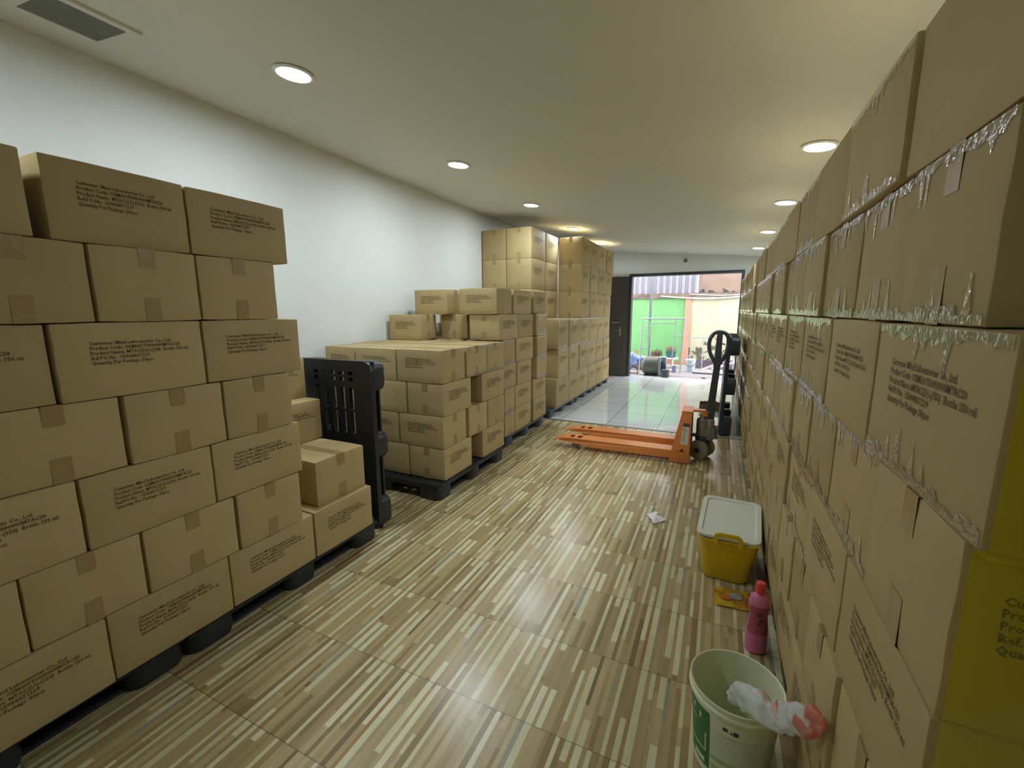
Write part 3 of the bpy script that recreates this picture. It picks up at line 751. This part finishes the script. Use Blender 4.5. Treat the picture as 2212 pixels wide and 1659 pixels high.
bm = NB(); tube(bm, [(.012, 4.385, 1.10), (.045, 4.382, 1.097), (.052, 4.382, 1.088)], .006, 8); jmake('release_lever', bm, M['darkmetal'], hd, smooth=True)

# ------------------------------------------------------------------ yellow tub with white lid
tb = empty('storage_tub', (.115, 2.5, 0), 'yellow plastic tub with a loose white lid beside the right-hand stack', 'tub')
def tubloop(z, w, d, r, cx, cy): return [(x, y, z) for x, y in rrect(w, d, r, 6, cx, cy)]
bm = NB()
loft(bm, [tubloop(.003, .205, .30, .04, -.005, 0), tubloop(.012, .222, .315, .045, -.004, 0), tubloop(.16, .262, .355, .045, 0, 0), tubloop(.232, .285, .38, .045, 0, 0), tubloop(.236, .292, .388, .048, 0, 0),
          tubloop(.236, .280, .374, .042, 0, 0), tubloop(.16, .254, .347, .04, 0, 0), tubloop(.02, .21, .30, .04, -.004, 0)])
make('tub_body', bm, M['yellow'], tb, smooth=True)
bm = NB()   # carrying grip standing up from the near rim
k = 10; outer = [(-.068, .225), (-.068, .262)] + [(-.068+.02-.02*math.cos(a), .262+.02*math.sin(a)) for a in [PI/2*i/4 for i in range(1, 5)]]
outer += [(.068-.02+.02*math.sin(a), .262+.02*math.cos(a)) for a in [PI/2*i/4 for i in range(5)]] + [(.068, .225)]
inner_ = [(-.048, .225), (-.048, .252), (-.04, .263), (.04, .263), (.048, .252), (.048, .225)]
# grip as a flat bar swept along an arch
arch = [(-.058, .222), (-.058, .255), (-.052, .268), (-.04, .273), (.04, .273), (.052, .268), (.058, .255), (.058, .222)]
ro = []
for i, (x, z) in enumerate(arch):
    a = Vector(arch[max(i-1, 0)]); b = Vector(arch[min(i+1, len(arch)-1)]); t = (b-a).normalized(); n2 = Vector((-t.y, t.x))
    ro.append([(x+n2.x*s*.0105, -.194+dy, z+n2.y*s*.0105) for s, dy in ((-1, -.006), (1, -.006), (1, .006), (-1, .006))])
loft(bm, ro); make('tub_grip', bm, M['yellow'], tb, .003, 2, True)
bm = NB()   # lid: raised rim, sunken panel
def lidloop(w, d, r, z): return [(x, y, z) for x, y in rrect(w, d, r, 6)]
loft(bm, [lidloop(.30, .40, .04, -.012), lidloop(.304, .404, .042, .0), lidloop(.298, .398, .04, .006), lidloop(.256, .352, .03, .006), lidloop(.246, .342, .026, -.001)])
ld = make('tub_lid', bm, M['lid'], tb, smooth=True, loc=(.006, .036, .268)); ld.rotation_euler = (math.radians(8.5), math.radians(0), math.radians(-2))
ld['label'] = 'white lid resting loose on the tub'
tb.rotation_euler = (0, 0, math.radians(-1.5))

# packet under the tub
bm = NB(); B(bm, -.078, .078, -.075, .075, 0, .004)
bmesh.ops.subdivide_edges(bm, edges=bm.edges[:], cuts=5, use_grid_fill=True)
for v in bm.verts: v.co.z += .003*math.sin(v.co.x*60)*math.cos(v.co.y*50) + .003
pm = mat('printed_sachet', srgb(206, 172, 44), .3, .5, noise=(22, srgb(150, 84, 40), 1.0), bump=(30, .3))
pk = make('food_packet', bm, pm, None, 0, 2, True, (.142, 2.20, .001)); pk.rotation_euler.z = .1
tag(pk, 'flat yellow and brown printed packet on the floor in front of the tub', 'packet')
bm = NB()
def disc(bm, x, y, r, z, seg=14, sy=1.):
    vs_ = [bm.verts.new((x+r*math.cos(2*PI*i/seg), y+sy*r*math.sin(2*PI*i/seg), z)) for i in range(seg)]; bm.faces.new(vs_)
disc(bm, .02, .015, .03, .0116); obj_ = make('printed_spot', bm, mat('grey_print', srgb(150, 150, 150), .35, .4), pk)
bm = NB(); disc(bm, -.03, -.01, .026, .0117, sy=.7); make('food_picture', bm, mat('orange_print', srgb(196, 110, 52), .35, .4), pk)

# pink bottle
bt = empty('cleaner_bottle', (.222, 1.885, 0), 'pink cleaner bottle with red cap standing between bucket and tub', 'bottle')
bm = NB(); lathe(bm, [(.034, .001), (.041, .006), (.042, .05), (.039, .10), (.033, .15), (.033, .17), (.038, .20), (.0385, .222), (.034, .245), (.02, .258), (.014, .264), (.014, .272)], 32, sy=.78)
make('bottle_body', bm, M['pink'], bt, smooth=True)
bm = NB(); lathe(bm, [(.0175, .262), (.019, .264), (.017, .306), (.014, .309)], 24); make('bottle_cap', bm, M['red'], bt, smooth=True)
bm = NB(); rs = []
prof2 = [(.0393, .08), (.0388, .105), (.0362, .125), (.0335, .15), (.0335, .17), (.0378, .195), (.0388, .212)]
for r_, z_ in prof2: rs.append([bm.verts.new(((r_+.0006)*math.cos(a), .78*(r_+.0006)*math.sin(a), z_)) for a in [PI*1.08+PI*.9*i/14 for i in range(15)]])
for a, b in zip(rs, rs[1:]):
    for i in range(14): bm.faces.new((a[i], a[i+1], b[i+1], b[i]))
bl = make('bottle_label', bm, M['pinkdark'], bt, smooth=True)
bm = NB()
for (ax, z_, w_, h_) in ((PI*1.5, .172, .35, .014), (PI*1.55, .15, .45, .008), (PI*1.5, .135, .3, .007)):
    a0 = [bm.verts.new((.036*1.07*math.cos(ax-w_/2+w_*i/5), -.0+.78*.036*1.07*math.sin(ax-w_/2+w_*i/5), z_)) for i in range(6)]
    a1 = [bm.verts.new((.036*1.07*math.cos(ax-w_/2+w_*i/5), -.0+.78*.036*1.07*math.sin(ax-w_/2+w_*i/5), z_+h_)) for i in range(6)]
    for i in range(5): bm.faces.new((a0[i], a0[i+1], a1[i+1], a1[i]))
make('label_print', bm, M['darkmetal'], bl)
bt.rotation_euler.z = math.radians(5)

# bucket
bk = empty('bucket', (.118, 1.335, 0), 'cream bucket with green label near the right-hand stack, open top', 'bucket')
RT, RB, HB = .128, .104, .285
bm = NB(); lathe(bm, [(RB-.004, .002), (RB, .006), (.1155, .16), (.1245, .245), (.1245, .25), (.131, .252), (.132, .262), (.128, .266), (.128, HB-.008), (.1305, HB-.002), (.129, HB), (.125, HB-.002), (.122, .25), (.112, .15), (RB-.006, .012)], 64)
make('bucket_body', bm, M['bucket'], bk, smooth=True)
def wrap(a0, a1, z0, z1, n_, off=.0012):
    rs = []
    for z in [z0+(z1-z0)*j/4 for j in range(5)]:
        r = (RB+(z-.006)/(.245-.006)*(.1245-RB) if True else 0) + off
        r = (RB + (.1155-RB)*min(1, z/.16) if z < .16 else .1155+(.1245-.1155)*(z-.16)/.085)+off
        rs.append([(r*math.cos(a0+(a1-a0)*i/n_), r*math.sin(a0+(a1-a0)*i/n_), z) for i in range(n_+1)])
    return rs
def wrap_obj(name, specs, m, parent):
    bm = NB()
    for (a0, a1, z0, z1, off) in specs:
        rs = [[bm.verts.new(p) for p in L] for L in wrap(math.radians(a0), math.radians(a1), z0, z1, 14, off)]
        for a, b in zip(rs, rs[1:]):
            for i in range(len(a)-1): bm.faces.new((a[i], a[i+1], b[i+1], b[i]))
    return make(name, bm, m, parent, smooth=True)
gl_ = wrap_obj('green_label', [(166, 236, .035, .236, .0010)], M['green_label'], bk)
wrap_obj('label_panel', [(192, 194.5, .11, .18, .0018), (228, 231, .09, .155, .0018), (194, 230, .088, .096, .0018), (194, 212, .172, .18, .0018)], M['palegreen'], gl_)
wrap_obj('label_lettering', [(204, 208, .205, .222, .0018), (218, 222, .195, .212, .0018), (206, 228, .045, .062, .0018)], M['cream'], gl_)
wrap_obj('printed_panel', [(240, 300, .10, .19, .0010)], M['cream'], bk)
wrap_obj('printed_stripe', [(238, 285, .086, .1, .0014), (240, 310, .052, .066, .0014), (238, 330, .03, .038, .0014)], M['palegreen'], bk)
wrap_obj('black_marks', [(254, 260, .213, .224, .0014), (263, 266, .211, .217, .0014), (267, 273, .209, .223, .0014)], M['darkmetal'], bk)
bm = NB()   # wire bail hanging down the far side of the bucket
tube(bm, [(.1345*math.cos(a), .1345*math.sin(a), .232 - .10*math.sin((a-math.radians(-35))/math.radians(160)*PI)) for a in [math.radians(-35+160*i/20) for i in range(21)]], .0028, 8)
make('wire_handle', bm, M['steel'], bk, smooth=True)

# plastic bag over the rim
bm = NB(); r8 = random.Random(12)
path = [(.10, 1.29, .262), (.122, 1.258, .304), (.155, 1.207, .341), (.195, 1.175, .352), (.222, 1.125, .405), (.240, 1.075, .455), (.252, 1.035, .50), (.258, 1.005, .53)]
rad = [.018, .034, .040, .036, .034, .036, .026, .006]
def cr_(p, n):            # smooth curve through the points
    out = []; P = [p[0]] + list(p) + [p[-1]]
    for i in range(1, len(P)-2):
        a, b, c, d = [Vector(q if isinstance(q, tuple) else (q,)*3) for q in P[i-1:i+3]]
        for j in range(n):
            t = j/n; out.append(.5*((2*b) + (c-a)*t + (2*a-5*b+4*c-d)*t*t + (3*b-a-3*c+d)*t**3))
    return out + [Vector(p[-1] if isinstance(p[-1], tuple) else (p[-1],)*3)]
cp = cr_(path, 7); rd = [max(.003, q.x) for q in cr_(rad, 7)]
tube(bm, cp, rd, 40, False, .62)
from mathutils import noise as NZ
bmesh.ops.recalc_face_normals(bm, faces=bm.faces); bm.normal_update()
for v in bm.verts:
    p = v.co.copy(); q = Vector((p.x*40, p.y*22, p.z*22))
    d = .010*NZ.noise(q) - .007*abs(NZ.noise(q*2.1+Vector((3, 1, 2)))) + .003*NZ.noise(q*5)
    v.co += v.normal*d; v.co.x = min(.266, v.co.x)
bagm = mat('thin_bag_plastic', srgb(232, 236, 232), .3, .5, bump=(22, .6), alpha=.62)
n = bagm.node_tree.nodes; l = bagm.node_tree.links; tc = n.new('ShaderNodeTexCoord'); nt = n.new('ShaderNodeTexNoise'); nt.inputs['Scale'].default_value = 13
l.new(tc.outputs['Object'], nt.inputs['Vector']); sp = n.new('ShaderNodeSeparateXYZ'); l.new(tc.outputs['Object'], sp.inputs[0])
mr = n.new('ShaderNodeMapRange'); mr.inputs['From Min'].default_value = .36; mr.inputs['From Max'].default_value = .41; l.new(sp.outputs[2], mr.inputs['Value'])
cr = n.new('ShaderNodeMapRange'); cr.inputs['From Min'].default_value = .53; cr.inputs['From Max'].default_value = .56; l.new(nt.outputs['Fac'], cr.inputs['Value'])
mu = n.new('ShaderNodeMath'); mu.operation = 'MULTIPLY'; l.new(mr.outputs[0], mu.inputs[0]); l.new(cr.outputs[0], mu.inputs[1])
mx = n.new('ShaderNodeMix'); mx.data_type = 'RGBA'; mx.inputs[6].default_value = srgb(232, 236, 232); mx.inputs[7].default_value = srgb(222, 92, 72)
l.new(mu.outputs[0], mx.inputs[0]); l.new(mx.outputs[2], n['Principled BSDF'].inputs['Base Color'])
bg_ = make('plastic_bag', bm, bagm, None, 0, 2, True)
tag(bg_, 'crumpled white plastic bag with red print hanging over the bucket rim', 'plastic bag')

# paper scrap on the floor
bm = NB()
pp = [(-.375, 2.955), (-.34, 2.98), (-.30, 3.0), (-.285, 2.965), (-.27, 2.95), (-.235, 2.885), (-.275, 2.88), (-.312, 2.815), (-.335, 2.87)]
cv = bm.verts.new((-.305, 2.915, .03)); vv = [bm.verts.new((x, y, .002 + .016*((i*7) % 3)/2)) for i, (x, y) in enumerate(pp)]
for i in range(len(vv)): bm.faces.new((cv, vv[i], vv[(i+1) % len(vv)]))
bmesh.ops.subdivide_edges(bm, edges=bm.edges[:], cuts=2, use_grid_fill=True)
for v in bm.verts: v.co.z = max(.0015, v.co.z + .006*math.sin(v.co.x*120)*math.sin(v.co.y*90))
pe = bmesh.ops.extrude_face_region(bm, geom=bm.faces[:]); bmesh.ops.translate(bm, verts=[v for v in pe['geom'] if isinstance(v, bmesh.types.BMVert)], vec=(0, 0, .0008))
tag(make('paper_scrap', bm, M['paper']), 'crumpled scrap of white paper lying on the wood floor', 'paper')

# cut-down box with rubbish on the tiled floor
tr = empty('cardboard_tray', (.0, 6.72, -.002), 'shallow brown box with scraps on the grey tiles behind the jack handle', 'tray')
bm = NB()
for x0, x1, y0, y1 in ((-.19, .17, -.13, -.122), (-.19, .17, .122, .13), (-.19, -.182, -.122, .122), (.162, .17, -.122, .122)): B(bm, x0, x1, y0, y1, .0, .085)
B(bm, -.182, .162, -.122, .122, .0, .008)
make('tray_body', bm, mat('worn_cardboard', srgb(134, 104, 82), .7, .2, noise=(14, srgb(104, 80, 64), .8)), tr)
bm = NB()
for i in range(7):
    x, y = r8.uniform(-.14, .12), r8.uniform(-.08, .08); a = r8.uniform(0, PI)
    tube(bm, [(x, y, .06), (x+.03*math.cos(a), y+.03*math.sin(a), .09), (x+.08*math.cos(a), y+.06*math.sin(a), .085+.03*r8.random())], .009, 6)
make('scraps', bm, mat('brown_scraps', srgb(120, 84, 66), .8, .2), tr)['kind'] = 'stuff'

# ------------------------------------------------------------------ the yard beyond the doorway
YW = 12.2
bm = NB(); B(bm, -14, 14, YF+.2, 16, -.2, -.012)
yg = struct('ground_yard', bm, mat('concrete_ground', srgb(134, 130, 134), .8, .2, noise=(2.5, srgb(118, 114, 116), .8)))
def mossy(name, col, col2, sc, moss, lo, z0=0):
    m = mat(name, col, .8, .15, noise=(sc, col2, .8)); n = m.node_tree.nodes; l = m.node_tree.links; b = n['Principled BSDF']
    src = b.inputs['Base Color'].links[0].from_socket
    tc = n.new('ShaderNodeTexCoord'); sp = n.new('ShaderNodeSeparateXYZ'); l.new(tc.outputs['Object'], sp.inputs[0])
    nt = n.new('ShaderNodeTexNoise'); nt.inputs['Scale'].default_value = 7; nt.inputs['Detail'].default_value = 9; l.new(tc.outputs['Object'], nt.inputs['Vector'])
    mr = n.new('ShaderNodeMapRange'); mr.inputs['From Min'].default_value = z0; mr.inputs['From Max'].default_value = lo; mr.inputs['To Min'].default_value = .26; mr.inputs['To Max'].default_value = -.12; l.new(sp.outputs[2], mr.inputs['Value'])
    ad = n.new('ShaderNodeMath'); ad.operation = 'ADD'; l.new(mr.outputs[0], ad.inputs[0]); l.new(nt.outputs['Fac'], ad.inputs[1])
    st = n.new('ShaderNodeMapRange'); st.inputs['From Min'].default_value = .62; st.inputs['From Max'].default_value = .68; l.new(ad.outputs[0], st.inputs['Value'])
    mx = n.new('ShaderNodeMix'); mx.data_type = 'RGBA'; l.new(st.outputs[0], mx.inputs[0]); l.new(src, mx.inputs[6]); mx.inputs[7].default_value = moss
    l.new(mx.outputs[2], b.inputs['Base Color']); return m
mg = mossy('green_wall_paint', srgb(98, 146, 97), srgb(90, 138, 90), 3, srgb(140, 104, 80), .5)
mc = mossy('cream_wall_paint', srgb(158, 156, 138), srgb(151, 149, 126), 3, srgb(84, 82, 66), 1.0)
bm = NB(); B(bm, -6, -.845, YW, YW+.25, -.1, 1.705); struct('wall_yard_green', bm, mg)
bm = NB(); B(bm, -.70, 6, YW, YW+.25, -.1, 1.705); struct('wall_yard_cream', bm, mc)
bm = NB(); B(bm, -.845, -.70, YW-.03, YW+.25, -.1, 1.705); struct('wall_yard_pillar', bm, mat('orange_plaster', srgb(170, 128, 108), .8, .15, noise=(4, srgb(162, 116, 98), .8)))
bm = NB(); B(bm, -6, 6, YW-.04, YW+.25, 1.705, 1.835); struct('trim_3', bm, mat('stained_concrete_beam', srgb(112, 100, 90), .85, .1, noise=(6, srgb(78, 70, 66), 1.0)))
bm = NB(); B(bm, -.56, 6, YW+.05, YW+.3, 1.835, 2.75); struct('wall_yard_upper', bm, mossy('brown_render', srgb(118, 103, 94), srgb(106, 90, 80), 3, srgb(58, 58, 58), 1.97, 1.83))
# corrugated sheet
bm = NB(); pts = []; x = -6.0
while x < -.62:
    pts += [(x, 0), (x+.10, 0), (x+.112, -.03), (x+.135, -.03), (x+.147, 0)]; x += .155
pts.append((x, 0))
a = [bm.verts.new((p[0], YW+.02+p[1], 1.835)) for p in pts]; b = [bm.verts.new((p[0], YW+.02+p[1], 2.75)) for p in pts]
for i in range(len(a)-1): bm.faces.new((a[i], a[i+1], b[i+1], b[i]))
ex = bmesh.ops.extrude_face_region(bm, geom=bm.faces[:]); bmesh.ops.translate(bm, verts=[v for v in ex['geom'] if isinstance(v, bmesh.types.BMVert)], vec=(0, .012, 0))
for f in bm.faces:
    if .3 < abs(f.normal.x) < .99: f.material_index = 1
struct('wall_yard_corrugated', bm, [mat('corrugated_steel', srgb(100, 99, 114), .5, .4), mat('bright_rib_edge', srgb(205, 205, 205), .4, .4)])
# facade of this building seen from the yard stays plain behind wall_far
# steel post, scaffold frame, sagging pipes
bm = NB(); B(bm, -1.505, -1.455, 10.6, 10.65, -.012, 3.0); tag(make('steel_post', bm, mat('galvanised', srgb(124, 130, 136), .45, .5, .3), None, .003), 'tall square grey post standing in the yard behind the scaffold frame', 'post')
sc_ = empty('scaffold_frame', (-1.17, 10.45, -.012), 'pale grey scaffold frame with ladder rungs standing in front of the green wall', 'scaffold')
ms = mat('pale_scaffold_paint', srgb(150, 158, 162), .4, .5)
def sf(name, pts, r=.013):
    bm = NB(); tube(bm, pts, r, 8); return make(name, bm, ms, sc_, smooth=True)
sf('upright', [(-.48, 0, 0), (-.45, 0, 1.24)], .016); sf('upright', [(.42, 0, 0), (.45, 0, 1.24)], .016); sf('top_bar', [(-.46, 0, 1.23), (.46, 0, 1.23)], .016)
sf('inner_upright', [(-.32, 0, .1), (-.28, 0, 1.14)], .011); sf('inner_upright', [(.22, 0, .1), (.28, 0, 1.22)], .011); sf('inner_bar', [(-.28, 0, 1.13), (.275, 0, 1.13)], .011)
for z in (.55, .85): sf('rung', [(-.47+.02*z, 0, z), (-.31+.03*z, 0, z)], .009); sf('rung', [(.23+.04*z, 0, z), (.425+.02*z, 0, z)], .009)
sf('rung', [(-.455, 0, 1.05), (-.29, 0, 1.05)], .009)
mp_ = mat('white_pipe', srgb(232, 228, 222), .4, .4)
bm = NB(); tube(bm, [(-1.45+i*.2, 12.143, 1.768 - .075*math.sin(PI*min(1, i*.2/2.3))) for i in range(14)], .016, 8); tag(make('plastic_pipe', bm, mp_, None, smooth=True), 'long white pipe sagging along the top of the yard wall', 'pipe')
bm = NB(); tube(bm, [(-.75+i*.2, 12.149, 1.805 - .04*math.sin(PI*min(1, i*.2/1.6))) for i in range(10)], .009, 8); tag(make('plastic_pipe', bm, mp_, None, smooth=True), 'thin white hose under the brown wall at the yard wall top', 'pipe')
# drum machine lying in the yard
dm = empty('machine_drum', (-1.25, 9.95, -.012), 'olive metal drum lying on its side with a pale end plate in the yard', 'drum')
bm = NB(); lathe(bm, [(.10, -.27), (.165, -.24), (.20, -.18), (.205, .08), (.20, .10)], 36); R_ = Matrix.Rotation(PI/2, 3, 'Y')
bmesh.ops.rotate(bm, cent=(0, 0, 0), matrix=R_, verts=bm.verts); bmesh.ops.translate(bm, verts=bm.verts, vec=(0, 0, .215)); make('drum_body', bm, mat('olive_paint', srgb(98, 102, 88), .5, .4, noise=(6, srgb(82, 86, 76), .8)), dm, smooth=True)
bm = NB(); B(bm, .10, .14, -.19, .19, .01, .41); B(bm, .14, .24, .0, .19, .02, .40); make('end_plate', bm, mat('pale_grey_metal', srgb(140, 148, 160), .45, .4), dm, .01)
bm = NB(); lathe(bm, [(.06, 0), (.075, .012), (.075, .06), (.05, .075)], 24, sx=1.55, sy=.85); bmesh.ops.rotate(bm, cent=(0, 0, 0), matrix=Matrix.Rotation(PI/2, 3, 'X'), verts=bm.verts)
bmesh.ops.rotate(bm, cent=(0, 0, 0), matrix=Matrix.Rotation(math.radians(80), 3, 'Y'), verts=bm.verts); bmesh.ops.translate(bm, verts=bm.verts, vec=(.185, .0, .21)); make('motor_cover', bm, M['darkmetal'], dm, smooth=True)
bm = NB(); B(bm, .08, .17, -.18, .18, 0, .02); B(bm, -.2, -.14, -.15, .15, 0, .02); make('drum_foot', bm, M['darkmetal'], dm)
bm = NB(); lathe(bm, [(.075, 0), (.082, .005), (.082, .17), (.075, .175)], 24); tag(make('paint_can', bm, M['darkmetal'], None, smooth=True, loc=(-.985, 9.66, -.012)), 'dark grey can standing beside the pale end of the drum', 'can')
# buckets
wb = empty('bucket', (-.56, 10.85, -.012), 'large white bucket with dark bail standing at the foot of the cream wall', 'bucket')
bm = NB(); lathe(bm, [(.092, 0), (.096, .004), (.112, .265), (.118, .268), (.118, .282), (.11, .282), (.09, .02)], 36); make('bucket_body', bm, mat('pale_pail_plastic', srgb(168, 182, 190), .4, .45), wb, smooth=True)
bm = NB(); lathe(bm, [(.112, .276), (.105, .29), (.06, .305), (.0, .31)], 28, cap1=False); make('bucket_contents', bm, M['paper'], wb, smooth=True)
bm = NB(); tube(bm, [(.121*math.cos(a), -.121*abs(math.sin(a))-.001, .25-.12*math.sin(a)) for a in [PI*i/16 for i in range(17)]], .005, 6); make('bail', bm, M['darkmetal'], wb, smooth=True)
sp_ = empty('bucket', (-.895, 10.6, -.012), 'small lilac pail with raised handle standing by the scaffold upright', 'bucket')
bm = NB(); lathe(bm, [(.044, 0), (.047, .003), (.056, .13), (.062, .132), (.062, .142), (.054, .142), (.043, .01)], 28); make('bucket_body', bm, mat('lilac_plastic', srgb(122, 120, 150), .4, .4), sp_, smooth=True)
bm = NB(); tube(bm, [(.058*math.cos(a), 0, .135+.045*math.sin(a)) for a in [PI*i/14 for i in range(15)]], .004, 6); make('bail', bm, M['lid'], sp_, smooth=True)
# pipes and boards lying on the ground at the right
mpk = mat('pink_white_pipe', srgb(176, 162, 166), .45, .4)
for i, (a, b, r, lb) in enumerate([((-.33, 10.95, .02), (.32, 11.35, .27), .028, 'white pipe leaning up from the ground, lower of two by the cream wall'), ((-.12, 11.05, .03), (.40, 11.3, .20), .032, 'white pipe leaning up from the ground, upper of two by the cream wall'),
        ((-.45, 10.72, .012), (.9, 10.62, .012), .02, 'pale pipe lying flat in front of the leaning pipes'), ((-.50, 10.55, .012), (.9, 10.42, .012), .022, 'grey pipe lying flat, front one of the pile'), ((-.35, 10.9, .012), (.9, 10.85, .012), .022, 'pale pipe lying flat, back one of the pile')]):
    bm = NB(); tube(bm, [a, b], r, 10); tag(make('pipe', bm, mpk if i != 3 else mat('grey_pipe', srgb(126, 126, 136), .5, .4), None, smooth=True, loc=(0, 0, r-.02)), lb, 'pipe', 'pipes on the yard ground')
rl = empty('guard_rail', (-.33, 11.2, -.012), 'thin white rail frame standing before the cream wall', 'rail')
bm = NB(); tube(bm, [(-.27, 0, .775), (.68, 0, .775)], .012, 8); make('top_bar', bm, ms, rl, smooth=True)
for x in (0, .66):
    bm = NB(); tube(bm, [(x, 0, 0), (x, 0, .775)], .011, 8); make('upright', bm, ms, rl, smooth=True)
bm = NB(); tube(bm, [(-.27, 0, .775), (-.27, 0, 0)], .011, 8); make('upright', bm, ms, rl, smooth=True)
# low bench board, crate, bag and rubble along the green wall
bh = empty('bench', (-1.3, 11.35, -.012), 'low white bench board on thin legs along the green wall', 'bench')
bm = NB(); B(bm, -.85, .42, -.12, .12, .235, .262); make('board', bm, mp_, bh, .004)
for x in (-.7, .1, .3):
    bm = NB(); tube(bm, [(x, -.08, 0), (x+.02, -.08, .236)], .014, 8); make('leg', bm, mp_, bh, smooth=True)
ct = empty('planter_box', (-1.05, 11.35, .252), 'dark teal box with dry brown plant standing on the bench', 'planter')
bm = NB(); loft(bm, [[(x, y, 0) for x, y in rrect(.2, .16, .02)], [(x, y, .16) for x, y in rrect(.24, .18, .02)]]); make('box', bm, mat('teal_plastic', srgb(58, 92, 96), .5, .4), ct)
bm = NB()
for i in range(60):
    x, y = r8.uniform(-.10, .10), r8.uniform(-.07, .07); tube(bm, [(x, y, .15), (x+r8.uniform(-.03, .03), y, .2), (x+r8.uniform(-.05, .05), y+r8.uniform(-.03, .03), r8.uniform(.22, .30))], [.007, .006, .002], 5)
make('dry_plant', bm, mat('dry_plant', srgb(134, 116, 98), .8, .1), ct)['kind'] = 'stuff'
bm = NB()
for i in range(70):
    x, y = r8.uniform(-.13, .13), r8.uniform(-.08, .08); tube(bm, [(x, y, 0), (x+r8.uniform(-.03, .03), y, .08), (x*.6+r8.uniform(-.05, .09), y+r8.uniform(-.03, .03), r8.uniform(.06, .22))], [.008, .007, .002], 5)
tag(make('withered_plant', bm, mat('withered_brown', srgb(104, 86, 74), .8, .1), None, loc=(-1.40, 11.4, .252)), 'withered brown plant heap on the bench behind the drum', 'plant')
def lump(name, loc, s, m, label, cat, seed, par=None):
    bm = NB(); bmesh.ops.create_icosphere(bm, subdivisions=3, radius=1); r = random.Random(seed); ph = [r.uniform(0, 6) for _ in range(6)]
    for v in bm.verts:
        p = v.co.copy(); d = 1+.12*math.sin(p.x*5+ph[0])+.1*math.sin(p.y*6+ph[1])+.1*math.sin(p.z*7+ph[2])+.05*math.sin(p.x*15+p.z*13+ph[3])
        v.co = Vector((p.x*s[0]*d, p.y*s[1]*d, max(-.85, p.z*d)*s[2]+s[2]*.85))
    o = make(name, bm, m, par, smooth=True, loc=loc)
    if not par: tag(o, label, cat)
    return o
lump('plastic_sack', (-1.95, 11.05, .0), (.17, .13, .21), mat('pale_blue_bag', srgb(106, 126, 172), .35, .5, bump=(14, .5)), 'pale blue plastic sack heaped beside the door frame in the yard', 'sack', 1)
lump('plastic_sack', (-1.68, 10.72, .185), (.08, .08, .06), mat('bright_blue_bag', srgb(36, 84, 160), .35, .5, bump=(14, .5)), 'bright blue plastic bag on the dark heap beside the scaffold', 'sack', 2)
lump('rubble_sack', (-1.70, 10.76, -.012), (.11, .11, .095), mat('dark_sack', srgb(74, 68, 70), .7, .2, bump=(14, .5)), 'dark sack slumped on the ground under the blue bag', 'sack', 3)
cr_ = empty('crate', (-1.97, 10.72, -.012), 'blue and white paint tub standing by the door frame in the yard', 'tub')
bm = NB(); lathe(bm, [(.085, 0), (.09, .13)], 28); make('tub_body', bm, mat('blue_tub', srgb(44, 86, 146), .4, .4), cr_, smooth=True)
bm = NB(); lathe(bm, [(.0915, .045), (.0915, .12)], 28, cap0=False, cap1=False); make('tub_label', bm, mat('pink_white_label', srgb(160, 136, 142), .5, .3), cr_, smooth=True)
lump('stone', (-.24, 9.82, -.012), (.045, .035, .03), mat('pale_stone', srgb(206, 192, 186), .8, .2), 'pale broken stone lying alone on the yard ground outside the doorway', 'stone', 5)
lump('rag', (-1.0, 10.72, -.012), (.06, .04, .025), mat('cream_rag', srgb(226, 212, 190), .8, .2), 'small cream rag on the ground between the can and the lilac pail', 'rag', 6)
bm = NB()
for p in ([(-2.0, 9.98, 0), (-1.60, 9.95, 0)], [(-2.0, 10.2, 0), (-1.60, 10.15, 0)], [(-1.66, 9.95, 0), (-1.66, 10.2, 0)], [(-1.62, 10.0, 0), (-1.62, 10.0, .14)]): tube(bm, p, .013, 8)
tag(make('bar_trestle', bm, mat('rusty_steel', srgb(140, 118, 112), .6, .4), None, smooth=True), 'low rusty bar trestle lying on the ground beside the drum', 'trestle')
bm = NB(); B(bm, -.5, 1.5, 11.55, 11.60, -.012, .20)
tag(make('timber_board', bm, mat('weathered_board', srgb(104, 98, 110), .7, .2, noise=(12, srgb(78, 70, 78), .9))), 'weathered board on edge along the foot of the cream wall', 'board')
